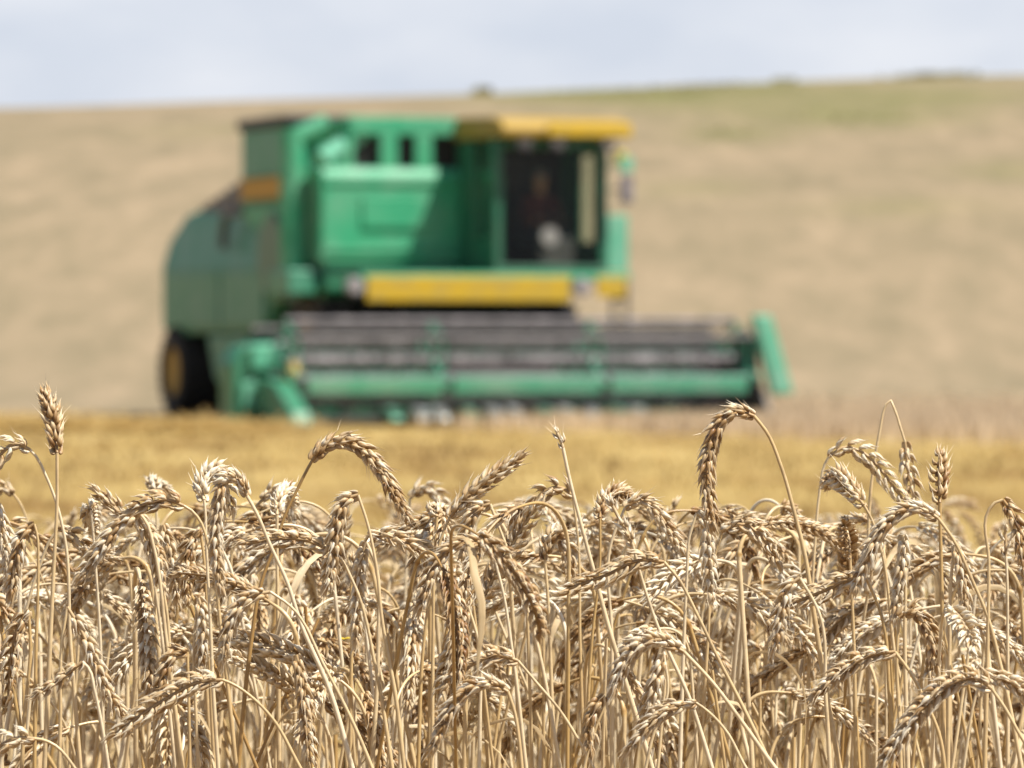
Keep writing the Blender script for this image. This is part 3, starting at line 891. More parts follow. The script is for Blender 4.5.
def ear_np(path, length, phi, lod, rng, tone=0.55, fat=1.0, sparse=0.0, open_=1.0):
    """an ear: two rows of overlapping spikelets along a bent rachis"""
    pitch = 0.0039 if lod < 2 else 0.0056
    n = max(4, int(length / pitch))
    u = np.linspace(0, len(path) - 1, n)
    def at(A): return np.stack([np.interp(u, np.arange(len(A)), A[:, k]) for k in range(3)], -1)
    T, N, B = frames(path)
    P, T, N, B = at(path), unit(at(T)), unit(at(N)), unit(at(B))
    tw = phi + np.linspace(0, rng.normal(0, 0.5), n)
    b = N * np.cos(tw)[:, None] + B * np.sin(tw)[:, None]
    m = np.cross(T, b)
    side = np.where(np.arange(n) % 2 == 0, 1.0, -1.0)[:, None]
    o = b * side
    f = np.linspace(0, 1, n)
    size = (0.62 + 0.38 * np.sin(np.pi * np.clip(f * 0.9 + 0.12, 0, 1)) ** 0.7) * fat * 0.98
    keep = rng.random(n) >= sparse
    alpha = np.radians(rng.normal(26, 6, n)) * open_ * (1 - 0.45 * f ** 3) * (0.62 + 0.38 * np.clip(f * 5, 0, 1))
    parts = []
    if lod == 0: kinds = ((-1, 0.0, 1.0, 1.0), (1, 0.0, 1.0, 1.0), (0, 0.0034, 0.92, 0.92), (-1.45, -0.0005, 0.70, 0.80), (1.45, -0.0005, 0.70, 0.80))
    elif lod == 1: kinds = ((-1.05, 0.0, 1.0, 1.05), (1.05, 0.0, 1.0, 1.05), (0, 0.003, 0.95, 1.05))
    else: kinds = ((-0.9, 0.0, 1.0, 1.25), (0.9, 0.001, 1.0, 1.25))
    O = []; A = []; X = []; Y = []; L = []; Rr = []; TT = []
    for k, fwd, ls, rs in kinds:
        ax = unit(T * np.cos(alpha)[:, None] + o * np.sin(alpha)[:, None] * (1.15 if k == 0 else 0.9) + m * (k * np.tan(np.radians(17.0)) * open_ + rng.normal(0, 0.09, n))[:, None])
        og = P + o * (0.0012 * size)[:, None] + m * (k * 0.0017 * size)[:, None] + ax * (fwd * size)[:, None]
        xx = unit(o - ax * np.sum(o * ax, -1, keepdims=True))
        O.append(og[keep]); A.append(ax[keep]); X.append(xx[keep]); Y.append(np.cross(ax, xx)[keep])
        L.append((0.0105 * ls * size * rng.normal(1, 0.07, n))[keep]); Rr.append((0.00196 * rs * size * rng.normal(1, 0.07, n))[keep])
        TT.append((tone + 0.04 + rng.normal(0, 0.18, n) + (0.16 if abs(k) > 1.2 else 0))[keep])
    # end spikelet
    for k in (-1, 0, 1):
        ax = unit(T[-1] + m[-1] * 0.28 * k + rng.normal(0, 0.05, 3))
        O.append(P[-1:]); A.append(ax[None]); xx = unit(o[-1] - ax * np.dot(o[-1], ax)); X.append(xx[None]); Y.append(np.cross(ax, xx)[None])
        L.append(np.array([0.0095 * fat])); Rr.append(np.array([0.0019 * fat])); TT.append(np.array([tone]))
    O = np.concatenate(O); A = np.concatenate(A); X = np.concatenate(X); Y = np.concatenate(Y)
    L = np.concatenate(L); Rr = np.concatenate(Rr); TT = np.concatenate(TT)
    seg, tz, tr = LODS[lod]
    a = np.linspace(0, 2 * np.pi, seg, endpoint=False)
    ca, sa = np.cos(a), np.sin(a)
    nr = len(tz)
    belly = np.sin(np.pi * np.clip(tz, 0, 1)) * 0.14
    C = O[:, None] + A[:, None] * (L[:, None] * tz[None])[..., None] + X[:, None] * (L[:, None] * belly[None])[..., None]
    # keeled cross-section
    keel = 0.80 + 0.45 * np.clip(ca, 0, 1) ** 4
    rx = Rr[:, None, None] * tr[None, :, None] * (ca * keel)[None, None]
    ry = Rr[:, None, None] * tr[None, :, None] * sa[None, None]
    V = C[:, :, None] + X[:, None, None] * rx[..., None] + Y[:, None, None] * ry[..., None]
    cnt = len(O)
    tint = np.clip(TT[:, None, None] + np.linspace(-0.28, 0.30, nr)[None, :, None] + np.zeros(seg)[None, None], 0, 1)
    base = (np.arange(nr * seg).reshape(nr, seg))
    j = np.roll(base, -1, axis=1)
    q0 = np.stack([base[:-1], j[:-1], j[1:], base[1:]], -1).reshape(-1, 4)
    Q = (q0[None] + (np.arange(cnt) * nr * seg)[:, None, None]).reshape(-1, 4)
    V = V.reshape(-1, 3); tint = tint.reshape(-1)
    # rachis
    rp = P
    V2, Q2 = tube_np(rp, np.full(n, 0.0012), 4)
    off = len(V)
    V = np.concatenate([V, V2]); Q = np.concatenate([Q, Q2 + off]); tint = np.concatenate([tint, np.full(len(V2), tone * 0.8)])
    if lod < 2:      # fine awn tips
        sel = rng.random(cnt) < (0.30 if lod == 0 else 0.12)
        if sel.any():
            tip = O[sel] + A[sel] * (L[sel] * 1.08)[:, None]
            ln = rng.uniform(0.003, 0.009, sel.sum())[:, None]
            d = unit(A[sel] + rng.normal(0, 0.25, (sel.sum(), 3)))
            w = Y[sel] * 0.00022
            AV = np.stack([tip - w, tip + w, tip + d * ln + w * 0.2, tip + d * ln - w * 0.2], 1).reshape(-1, 3)
            AQ = len(V) + np.arange(len(AV)).reshape(-1, 4)
            V = np.concatenate([V, AV]); Q = np.concatenate([Q, AQ]); tint = np.concatenate([tint, np.full(len(AV), 0.8)])
    return V, Q, tint

def stem_np(path, length, lod, rng, tone, r0=0.00165, r1=0.00115):
    n = len(path)
    s = np.linspace(0, 1, n)
    rad = r0 + (r1 - r0) * s - r0 * 0.20 * sstep(0.80, 0.97, s)
    tint = tone + 0.10 * np.sin(s * 9 + rng.uniform(0, 6)) + rng.normal(0, 0.02, n)
    for z in (0.30, 0.56 + rng.normal(0, 0.05)):
        g = np.exp(-((s - z) / 0.008) ** 2)
        rad = rad + 0.0009 * g
        tint = tint - 0.45 * g
        tint = tint + np.where((s < z) & (s > z - 0.2), 0.08, 0)
    seg = 7 if lod == 0 else (5 if lod == 1 else 3)
    V, Q = tube_np(path, rad, seg)
    return V, Q, np.clip(np.repeat(tint, seg), 0, 1)

def leaf_np(start, tang, rng, tone, length=None):
    """dry, curled, drooping leaf blade"""
    L = rng.uniform(0.09, 0.19) if length is None else length
    n = 14
    az = rng.uniform(0, 2 * np.pi)
    el = rng.uniform(0.2, 1.2)
    d = np.array([np.cos(az) * np.cos(el), np.sin(az) * np.cos(el), np.sin(el)])
    P = [np.array(start)]
    for i in range(n - 1):
        d = unit(d + np.array([rng.normal(0, 0.10), rng.normal(0, 0.10), -0.30 - 0.10 * rng.random()]))
        P.append(P[-1] + d * L / (n - 1))
    P = np.array(P)
    T, N, B = frames(P)
    tw = np.linspace(0, rng.normal(0, 2.5), n) + rng.uniform(0, 6)
    X = N * np.cos(tw)[:, None] + B * np.sin(tw)[:, None]
    Y = np.cross(T, X)
    w = 0.0025 * np.sin(np.pi * np.clip(np.linspace(0.12, 1.0, n), 0, 1)) ** 0.6 * rng.uniform(0.7, 1.2)
    V = np.stack([P - X * w[:, None], P - X * (w * 0.5)[:, None] + Y * (w * 0.35)[:, None], P + Y * (w * 0.1)[:, None], P + X * (w * 0.5)[:, None] + Y * (w * 0.35)[:, None], P + X * w[:, None]], 1)
    i = np.arange(n * 5).reshape(n, 5)
    q = np.stack([i[:-1, :-1], i[:-1, 1:], i[1:, 1:], i[1:, :-1]], -1).reshape(-1, 4)
    return V.reshape(-1, 3), q, np.clip(tone + rng.normal(0, 0.08, n * 5), 0, 1)

class Stalk: pass

def random_stalk(gx, gy, top_z, rng, bend=None, az=None, ear_len=None):
    """stem that leans a little and nods over into its ear; integrated so that its highest point reaches top_z"""
    S = Stalk(); S.hero = False
    S.ear_len = rng.normal(0.078, 0.010) if ear_len is None else ear_len
    S.ear_len = float(np.clip(S.ear_len, 0.05, 0.10))
    if bend is None:
        bend = rng.choice([rng.uniform(0.1, 0.6), rng.uniform(1.2, 2.2), rng.uniform(2.2, 3.0)], p=[0.06, 0.17, 0.77])
    az = rng.uniform(0, 2 * np.pi) if az is None else az
    lean = abs(rng.normal(0, 0.19)) ; laz = az + rng.normal(0, 1.1)
    gz = float(ground_z(gx, gy)) - 0.01
    H = max(0.3, top_z - gz)
    neck = rng.uniform(0.035, 0.10)
    ear_share = rng.uniform(0.25, 0.5)
    n1, n2, n3 = 12, 16, 16
    Ls = H * 0.97
    for _ in range(3):
        pts = [np.array([0.0, 0.0, 0.0])]
        th0 = lean * 0.5
        seglen = [Ls / n1] * n1 + [neck / n2] * n2 + [S.ear_len / (n3 - 1)] * (n3 - 1)
        ang = []
        for i in range(n1): ang.append(0.0)
        for i in range(n2): ang.append(bend * (1 - ear_share) * sstep(0, 1, (i + 1) / n2))
        for i in range(n3 - 1): ang.append(bend * (1 - ear_share) + bend * ear_share * (i + 1) / (n3 - 1))
        for i, (l, a) in enumerate(zip(seglen, ang)):
            ln = lean * (0.4 + 0.9 * min(1, i / n1))
            base = np.array([math.cos(laz) * math.sin(ln), math.sin(laz) * math.sin(ln), math.cos(ln)])
            h = np.array([math.cos(az), math.sin(az), 0.0])
            h = unit(h - base * np.dot(h, base))
            d = base * math.cos(a) + h * math.sin(a)
            pts.append(pts[-1] + d * l)
        P = np.array(pts)
        mx = P[:, 2].max()
        Ls = max(0.1, Ls + (H - mx))
    P = P + np.array([gx, gy, gz])
    S.stem = P[:n1 + n2 + 1]
    S.ear = P[n1 + n2:]
    S.base = np.array([gx, gy, gz])
    S.bend = bend
    S.tone = float(np.clip(rng.normal(0.62, 0.17), 0.2, 0.95))
    S.phi = rng.uniform(0, np.pi)
    S.fat = rng.normal(1.0, 0.09); S.sparse = 0.0 if rng.random() < 0.85 else 0.25; S.open = rng.normal(1.0, 0.12)
    S.leaf = rng.random() < 0.42
    S.r = rng.uniform(0.0013, 0.0021)
    return S

def traced_stalk(stem_px, ear_px, d, rng, tilt=None, tone=0.6, fat=1.0, phi=None, sparse=0.0, r=None, leaf=False, open_=1.0):
    """a stalk of the photograph: its course is known where it shows; below that it runs down to the ground"""
    S = Stalk(); S.hero = True
    st = [pix(x, y, d) for x, y in stem_px]
    er = [pix(x, y, d) for x, y in ear_px]
    flat = sum(np.linalg.norm(b - a) for a, b in zip(er[:-1], er[1:]))
    if tilt is None: tilt = 0.0
    if abs(tilt) > 0.04: tilt = math.copysign(math.sqrt(max(0.03 ** 2, 0.072 ** 2 - flat ** 2)), tilt)
    for i, e in enumerate(er): e[1] += tilt * (i / (len(er) - 1)) ** 1.3 if len(er) > 1 else 0
    # carry the stem on to the ground
    low = st[0]; nx = st[1]
    dirn = (low - nx) / max(abs(low[2] - nx[2]), 0.02)
    gz = float(ground_z(low[0], d)) - 0.01
    drop = low[2] - gz
    slope = np.clip(dirn[0], -0.45, 0.45)
    gx = low[0] + slope * drop * 0.55
    gy = d + rng.normal(0, 0.03)
    mid = np.array([low[0] + slope * drop * 0.40, (d + gy) / 2, low[2] - drop * 0.5])
    full = [np.array([gx, gy, gz]), mid] + st
    if np.linalg.norm(er[0] - st[-1]) > 0.0015: full.append(er[0])
    S.stem, S.stem_len = spline(full, 150)
    S.ear, S.ear_len = spline(er, 24)
    # start the ear along the stem
    S.base = np.array([gx, gy, gz])
    d0 = unit(S.ear[1] - S.ear[0]); d1 = unit(S.ear[-1] - S.ear[-2])
    S.bend = math.acos(max(-1, min(1, d1[2])))
    S.tone = tone; S.fat = fat; S.sparse = sparse; S.leaf = leaf; S.open = open_
    S.phi = rng.uniform(0, np.pi) if phi is None else phi
    S.r = rng.uniform(0.0018, 0.0023) if r is None else r * 1.2
    S.label = None
    return S

HEROES = [
 # stem trace, ear trace, distance, options
 ([(44, 768), (46, 730), (50, 640), (54, 560), (57, 500), (57, 456)], [(57, 453), (54, 435), (49, 412), (42, 396)], 3.50, dict(tone=0.36, fat=1.2, phi=0.2, tilt=0.03, r=0.0019, label='tall straight wheat stalk with an upright ear, rising alone above the stand')),
 ([(80, 768), (70, 640), (64, 535), (56, 502), (45, 474), (34, 454)], [(30, 450), (16, 443), (0, 455), (-14, 478), (-22, 520)], 3.52, dict(tone=0.66, phi=1.4)),
 ([(48, 650), (27, 520), (18, 500)], [(13, 494), (4, 487), (-8, 495), (-14, 512)], 4.1, dict(tone=0.6)),
 ([(-16, 768), (-14, 600), (-9, 525)], [(-4, 504), (3, 530), (9, 555), (13, 585)], 3.55, dict(tone=0.78, phi=0.1)),
 ([(34, 768), (36, 640), (38, 560), (37, 535)], [(34, 524), (24, 532), (17, 555), (11, 592)], 3.5, dict(tone=0.5, phi=0.2)),
 ([(0, 768), (14, 680), (26, 610), (40, 565), (52, 537)], [(58, 530), (70, 533), (88, 548), (108, 556)], 3.62, dict(tone=0.62, phi=1.3)),
 ([(104, 768), (99, 620), (95, 560), (92, 520)], [(91, 510), (88, 507), (86, 518), (86, 535)], 3.6, dict(tone=0.75, tilt=0.05)),
 ([(182, 768), (166, 640), (153, 545), (146, 522)], [(138, 512), (122, 522), (102, 546), (82, 574)], 3.46, dict(tone=0.68, phi=0.1, fat=1.05)),
 ([(172, 700), (160, 580), (140, 530), (135, 520)], [(136, 514), (146, 530), (155, 555), (160, 582)], 3.56, dict(tone=0.6)),
 ([(236, 768), (222, 640), (208, 545), (200, 521), (192, 511)], [(184, 506), (168, 500), (150, 503), (134, 508)], 3.44, dict(tone=0.55, phi=1.5, fat=1.1, open_=0.8)),
 ([(168, 700), (158, 610), (148, 555), (138, 530)], [(134, 524), (120, 512), (107, 500), (98, 493)], 3.6, dict(tone=0.64)),
 ([(160, 700), (158, 600), (157, 540), (156, 505)], [(155, 492), (152, 484), (158, 488), (164, 502)], 3.95, dict(tone=0.75, tilt=0.05)),
 ([(150, 700), (155, 600), (160, 545)], [(163, 525), (168, 540), (172, 565), (176, 596)], 3.62, dict(tone=0.66, phi=0.0)),
 ([(218, 768), (213, 690), (210, 620), (206, 540), (205, 510)], [(204, 500), (200, 485), (210, 472), (222, 480), (226, 510)], 3.46, dict(tone=0.86, tilt=0.06, fat=1.15, phi=0.4, label='pale bushy wheat head bowed away, on the thick stem below the grain tank tower')),
 ([(352, 768), (330, 692), (300, 622), (287, 582), (270, 545), (256, 512)], [(247, 496), (239, 480), (227, 477), (219, 505), (216, 545), (220, 586)], 3.42, dict(tone=0.62, phi=0.1, r=0.0020, label='long wheat ear hooked over and hanging, on a dark stem slanting across the others')),
 ([(214, 768), (208, 640), (204, 560)], [(200, 528), (191, 540), (187, 565), (186, 595)], 3.6, dict(tone=0.45)),
 ([(222, 700), (230, 590), (236, 535), (252, 511)], [(262, 500), (275, 489), (288, 500), (294, 520)], 3.85, dict(tone=0.7)),
 ([(238, 768), (250, 650), (262, 580), (275, 545), (285, 515), (297, 490), (308, 468)], [(312, 461), (324, 447), (341, 441), (358, 446), (375, 462), (391, 487), (405, 512)], 3.48, dict(tone=0.42, phi=0.35, fat=1.1, r=0.0017, label='wheat ear arching like a bow, clear above the stand below the header end')),
 ([(279, 768), (278, 640), (277, 560)], [(277, 515), (277, 500), (283, 492), (290, 505)], 3.6, dict(tone=0.8, tilt=0.06)),
 ([(392, 768), (376, 670), (352, 580), (338, 556)], [(328, 549), (305, 540), (275, 539), (246, 544)], 3.45, dict(tone=0.56, phi=1.5)),
 ([(404, 768), (396, 700), (382, 620), (376, 565), (367, 522)], [(358, 495), (346, 499), (338, 520), (333, 550), (327, 584)], 3.44, dict(tone=0.58, phi=0.1, fat=1.1)),
 ([(418, 768), (424, 640), (434, 570), (444, 530)], [(450, 517), (468, 497), (492, 477), (516, 460)], 3.55, dict(tone=0.50, phi=0.3, fat=1.15, label='stout wheat ear pointing obliquely up, below the middle of the header')),
 ([(350, 768), (352, 640), (356, 560)], [(368, 536), (385, 535), (405, 543), (427, 557)], 3.52, dict(tone=0.60)),
 ([(526, 768), (512, 650), (500, 580), (492, 555)], [(484, 543), (466, 541), (446, 552), (431, 572), (420, 606)], 3.42, dict(tone=0.62, phi=0.2, fat=1.05)),
 ([(432, 768), (433, 640), (434, 570), (436, 530)], [(437, 517), (434, 510), (442, 516), (447, 538)], 3.6, dict(tone=0.72, tilt=0.05)),
 ([(400, 720), (405, 600), (408, 530)], [(410, 498), (424, 487), (440, 498), (446, 524)], 4.2, dict(tone=0.72)),
 ([(560, 768), (536, 640), (512, 562), (500, 530)], [(490, 504), (478, 508), (468, 525), (463, 550)], 3.54, dict(tone=0.6, phi=0.2)),
 ([(372, 768), (378, 640), (374, 560)], [(366, 542), (361, 560), (358, 595), (356, 640)], 3.5, dict(tone=0.72, phi=0.0)),
 ([(652, 768), (628, 690), (610, 632), (595, 576), (580, 520), (568, 472)], [(563, 448), (561, 441), (557, 433)], 3.46, dict(tone=0.8, fat=0.55, r=0.0020, label='thin straight straw ending in a tiny broken tip, crossing in front of the stand')),
 ([(584, 768), (580, 640), (578, 540)], [(573, 496), (560, 487), (545, 491), (531, 508)], 3.7, dict(tone=0.5)),
 ([(585, 768), (592, 640), (600, 560)], [(600, 518), (603, 503), (618, 495), (632, 500)], 3.58, dict(tone=0.44, open_=1.1, tilt=0.06)),
 ([(612, 768), (612, 640), (612, 540)], [(625, 508), (640, 499), (656, 511), (668, 528), (682, 548)], 3.54, dict(tone=0.64, phi=0.1)),
 ([(712, 768), (690, 700), (656, 622), (641, 576)], [(633, 546), (626, 530), (619, 518), (612, 505)], 3.44, dict(tone=0.78, fat=0.85, sparse=0.2)),
 ([(772, 768), (742, 705), (718, 658), (697, 614), (677, 577)], [(664, 562), (642, 560), (605, 576), (568, 589)], 3.42, dict(tone=0.5, phi=1.4)),
 ([(840, 768), (826, 690), (812, 600), (805, 555), (795, 515), (781, 466), (766, 431)], [(754, 416), (738, 411), (722, 420), (712, 442), (707, 472), (709, 498), (713, 520)], 3.48, dict(tone=0.43, phi=0.1, fat=1.08, r=0.0020, label='wheat ear curving down from a tall arching stem below the far crop divider')),
 ([(680, 768), (684, 640), (687, 578), (690, 535)], [(697, 513), (704, 520), (708, 550), (710, 592)], 3.5, dict(tone=0.8, phi=0.0)),
 ([(700, 768), (708, 640), (714, 560)], [(722, 532), (742, 524), (762, 537), (776, 562)], 3.6, dict(tone=0.55)),
 ([(806, 768), (810, 640), (815, 545), (820, 490), (825, 464)], [(829, 457), (845, 447), (862, 452), (881, 470), (899, 494), (911, 507)], 3.72, dict(tone=0.68, phi=1.4, label='blurred wheat ear bent over in a low curve beside the sharply kinked stalk')),
 ([(868, 768), (868, 600), (872, 480), (880, 430), (886, 404), (889, 399), (894, 408), (900, 426)], [(905, 442), (907, 460), (911, 480), (914, 498)], 3.76, dict(tone=0.62, phi=0.5, label='wheat stalk kinked sharply into an upside-down V with its ear hanging')),
 ([(905, 768), (893, 640), (880, 545), (872, 520)], [(864, 505), (852, 489), (840, 479), (832, 487)], 3.52, dict(tone=0.60, fat=1.1, open_=1.0, tilt=0.06)),
 ([(944, 768), (943, 640), (941, 550), (940, 515)], [(940, 503), (941, 480), (944, 457)], 3.46, dict(tone=0.40, fat=1.05, phi=0.9, tilt=0.03, r=0.0020, label='stiff straight wheat stalk with a slim upright ear, past the far crop divider')),
 ([(1022, 768), (1004, 680), (986, 612), (970, 575), (955, 542), (944, 526)], [(938, 518), (920, 508), (898, 514), (880, 531), (868, 556), (857, 584)], 3.44, dict(tone=0.66, phi=0.1, fat=1.1)),
 ([(908, 768), (905, 640), (905, 560)], [(903, 535), (904, 555), (900, 580), (895, 615)], 3.5, dict(tone=0.80, phi=0.0)),
 ([(985, 768), (988, 640), (989, 560), (988, 512), (993, 504)], [(1003, 500), (1014, 515), (1021, 540), (1026, 568)], 3.44, dict(tone=0.42, open_=1.3, label='brown spiky wheat ear hanging from a stem kinked at right angles')),
 ([(1008, 768), (1008, 640), (1007, 572)], [(1006, 556), (1006, 545), (1005, 532)], 3.5, dict(tone=0.62, fat=0.7)),
 ([(856, 768), (854, 640), (851, 575)], [(850, 555), (846, 538), (838, 520)], 3.6, dict(tone=0.40, tilt=-0.06, open_=1.2)),
 ([(948, 768), (950, 640), (952, 570)], [(955, 545), (960, 560), (964, 585), (966, 612)], 3.56, dict(tone=0.7, phi=0.0)),
 ([(318, 800), (300, 768), (270, 716), (246, 693), (232, 684)], [(222, 680), (200, 682), (166, 699), (140, 716), (116, 734)], 3.34, dict(tone=0.60, phi=1.4, fat=1.05, label='wheat ear reaching out level and low across upright stems, below the rear wheel')),
 ([(112, 800), (104, 740), (94, 690), (88, 668)], [(82, 662), (66, 675), (50, 687), (36, 694)], 3.38, dict(tone=0.55, fat=0.75)),
 ([(58, 800), (60, 720), (62, 640)], [(67, 607), (78, 625), (92, 655), (106, 690), (124, 716)], 3.40, dict(tone=0.66, sparse=0.2)),
 ([(190, 800), (189, 730), (188, 680)], [(187, 652), (176, 652), (164, 672), (157, 694)], 3.42, dict(tone=0.48)),
 ([(90, 800), (72, 765), (55, 746), (42, 740)], [(34, 739), (18, 738), (0, 746), (-14, 760)], 3.32, dict(tone=0.66)),
 ([(200, 800), (196, 720), (194, 640)], [(198, 598), (203, 615), (203, 640), (200, 664)], 3.5, dict(tone=0.74, phi=0.0)),
 ([(524, 800), (519, 740), (514, 710)], [(508, 692), (490, 683), (468, 690), (450, 711), (434, 744)], 3.34, dict(tone=0.62, phi=0.2, fat=1.05, label='wheat ear bowed in a half circle low down below the middle reel support')),
 ([(610, 800), (588, 758), (560, 711), (534, 680)], [(518, 661), (498, 655), (474, 664), (446, 682)], 3.38, dict(tone=0.60, phi=1.3)),
 ([(478, 800), (480, 720), (478, 640)], [(468, 606), (460, 625), (450, 655), (440, 694)], 3.46, dict(tone=0.72, phi=0.0)),
 ([(316, 800), (308, 740), (296, 690)], [(296, 655), (302, 680), (306, 715), (312, 768)], 3.42, dict(tone=0.58, phi=0.0)),
 ([(384, 800), (356, 730), (325, 668), (290, 606)], [(270, 592), (250, 597), (236, 612), (224, 655)], 3.38, dict(tone=0.7, sparse=0.15)),
 ([(800, 800), (772, 764), (742, 722), (712, 682)], [(684, 652), (660, 640), (640, 645), (626, 661), (614, 688)], 3.36, dict(tone=0.64, phi=0.2, fat=1.05, r=0.0021, label='wheat ear drooping from a long slanted stem, low below the cab')),
 ([(768, 800), (746, 768), (726, 731), (706, 710)], [(696, 703), (672, 707), (650, 723), (630, 748)], 3.36, dict(tone=0.6, sparse=0.15)),
 ([(578, 800), (585, 765), (598, 722), (605, 702)], [(604, 696), (597, 704), (592, 720), (590, 748)], 3.36, dict(tone=0.42)),
 ([(640, 800), (652, 740), (668, 690)], [(664, 655), (658, 672), (652, 696), (644, 726)], 3.42, dict(tone=0.72, phi=0.0)),
 ([(948, 800), (938, 730), (925, 700), (910, 672)], [(895, 652), (872, 655), (845, 670), (816, 694)], 3.38, dict(tone=0.55, phi=1.4, fat=0.95)),
 ([(1062, 800), (1040, 765), (1022, 738), (1005, 708)], [(992, 689), (976, 678), (955, 682), (930, 700), (906, 731), (884, 762)], 3.30, dict(tone=0.62, phi=1.2, fat=1.1, label='big wheat ear sagging across the stems, lowest past the far crop divider')),
 ([(960, 800), (968, 740), (975, 700)], [(984, 674), (1003, 679), (1024, 692), (1042, 712)], 3.33, dict(tone=0.66)),
 ([(902, 800), (900, 730), (897, 660)], [(899, 618), (912, 610), (926, 624), (934, 650), (930, 676)], 3.44, dict(tone=0.46)),
 ([(832, 800), (826, 700), (818, 610)], [(800, 578), (790, 585), (782, 610), (774, 648)], 3.44, dict(tone=0.74, phi=0.0)),
 ([(895, 800), (890, 700), (880, 610)], [(866, 577), (848, 580), (822, 592), (796, 602)], 3.46, dict(tone=0.55)),
 ([(20, 800), (24, 720), (30, 640)], [(28, 610), (20, 622), (12, 650), (8, 690)], 3.5, dict(tone=0.45)),
 ([(556, 800), (552, 700), (548, 600)], [(545, 560), (548, 540), (556, 532), (566, 545), (570, 575)], 3.66, dict(tone=0.6)),
]

def stalk_meshes(S, lod, rng):
    out = []
    out.append(('stem', stem_np(S.stem, 0, lod, rng, S.tone + 0.06 + rng.normal(0, 0.08), S.r, S.r * 0.72), M_STEM))
    out.append(('ear', ear_np(S.ear, S.ear_len, S.phi, lod, rng, S.tone, S.fat, S.sparse, S.open), M_EAR))
    if S.leaf:
        i = int(len(S.stem) * rng.uniform(0.35, 0.6)) if not S.hero else int(len(S.stem) * rng.uniform(0.6, 0.85))
        out.append(('leaf', leaf_np(S.stem[i], None, rng, S.tone + 0.05), M_LEAF))
    return out

rng = np.random.default_rng(2024)
stalks = []
for st, er, d, kw in HEROES:
    kw = dict(kw); lb = kw.pop('label', None)
    S = traced_stalk(st, er, d, rng, **kw)
    S.label = lb; S.hero = True
    stalks.append(S)

# the rest of the stand: top line of the crowd as in the photograph
TOPX = np.array([-400, 0, 30, 60, 85, 120, 160, 185, 215, 250, 285, 330, 380, 420, 470, 540, 600, 640, 690, 720, 760, 800, 850, 900, 950, 985, 1024, 1500])
TOPY = np.array([500, 505, 540, 560, 512, 512, 505, 525, 490, 535, 515, 520, 520, 500, 500, 500, 505, 510, 540, 520, 508, 515, 500, 515, 540, 570, 530, 500])
cand = []
def crowd(n, x0f, x1f, d0, d1):
    k = 0
    while k < n:
        d = math.sqrt(rng.uniform(d0 * d0, d1 * d1))
        gx = rng.uniform(x0f(d), x1f(d))
        yt = np.interp(512 + gx * FPX / d, TOPX, TOPY) + rng.uniform(0, 1) ** 1.25 * 210 - 3
        top = CAM_Z + (HORIZON - yt) * d / FPX
        top = max(top, float(ground_z(gx, d)) + 0.45)
        S = random_stalk(gx, d, top, rng)
        S.label = None; S.d = d
        cand.append(S); k += 1
half = lambda d: 0.1024 * d + 0.06
crowd(250, lambda d: -half(d), half, 3.56, 4.15)
crowd(640, lambda d: -half(d) - 0.05, lambda d: half(d) + 0.05, 4.15, 6.4)
crowd(360, lambda d: -half(d) - 1.1, lambda d: -half(d), 3.40, 6.4)
crowd(360, half, lambda d: half(d) + 1.1, 3.40, 6.4)

def ear_px(S):
    c = S.ear[len(S.ear) // 2]
    return 512 + c[0] * FPX / c[1], HORIZON - (c[2] - CAM_Z) * FPX / c[1]
for S in cand:
    S.px, S.py = ear_px(S)
    inside = -10 < S.px < 1034 and S.py < 775
    S.score = (0 if inside else 10) + S.d + max(0, S.py - 600) * 0.002
order = sorted(cand, key=lambda s: s.score)
n_ind = 298 - len(stalks)
chosen, rest = order[:n_ind], order[n_ind:]
stalks += chosen
for S in stalks: S.px, S.py = ear_px(S)

# labels that single a stalk out: form of its ear, what it stands below, and its rank by height there
ZONES = [(95, 'by the tall upright ear'), (180, 'below the rear wheel'), (262, 'below the header drive guard'), (345, 'below the near end of the reel'),
         (447, 'below the first reel board'), (530, 'below the reel middle'), (605, 'below the cab windscreen'), (690, 'below the last reel board'), (790, 'below the far crop divider'), (880, 'just past the far crop divider'), (960, 'by the slim upright ear'), (5000, 'by the stem kinked at right angles')]
ORD = ['topmost', 'second highest', 'third highest', 'fourth highest', 'fifth highest', 'sixth highest', 'seventh highest', 'eighth highest', 'ninth highest', 'tenth highest', 'eleventh highest', 'twelfth highest', 'thirteenth highest', 'fourteenth highest', 'fifteenth highest', 'sixteenth highest']
def form(S):
    if S.bend < 0.9: return 'upright'
    if S.bend < 1.95: return 'leaning'
    if S.bend < 2.6: return 'drooping'
    return 'hanging'
bins = {}
for S in stalks:
    z = next(t for lim, t in ZONES if S.px < lim)
    col = 'brown' if S.tone < 0.52 else ('straw-coloured' if S.tone < 0.68 else 'pale')
    bins.setdefault((z, form(S), col), []).append(S)
for (z, f, col), L in bins.items():
    L.sort(key=lambda s: s.py)
    for i, S in enumerate(L):
        if S.label: continue
        extra = ' with dry leaf' if S.leaf else ''
        rk = (ORD[min(i, 15)] + ' ') if len(L) > 1 else ''
        if len(L) > 1 and i == len(L) - 1: rk = 'lowest '
        S.label = f'{rk}{col} {f} wheat ear{extra}, {z}'

for S in stalks:
    lod = 0 if (S.hero or S.base[1] < 3.75) else 1
    e = empty('wheat_stalk', S.base)
    tag(e, S.label, 'wheat', 'ripe wheat stalks in the front of the stand')
    for nm, (V, Q, T), m in stalk_meshes(S, lod, rng):
        link(nm, np_mesh(nm, V - S.base, Q, attr={'tint': T}, mats=[m]), e)

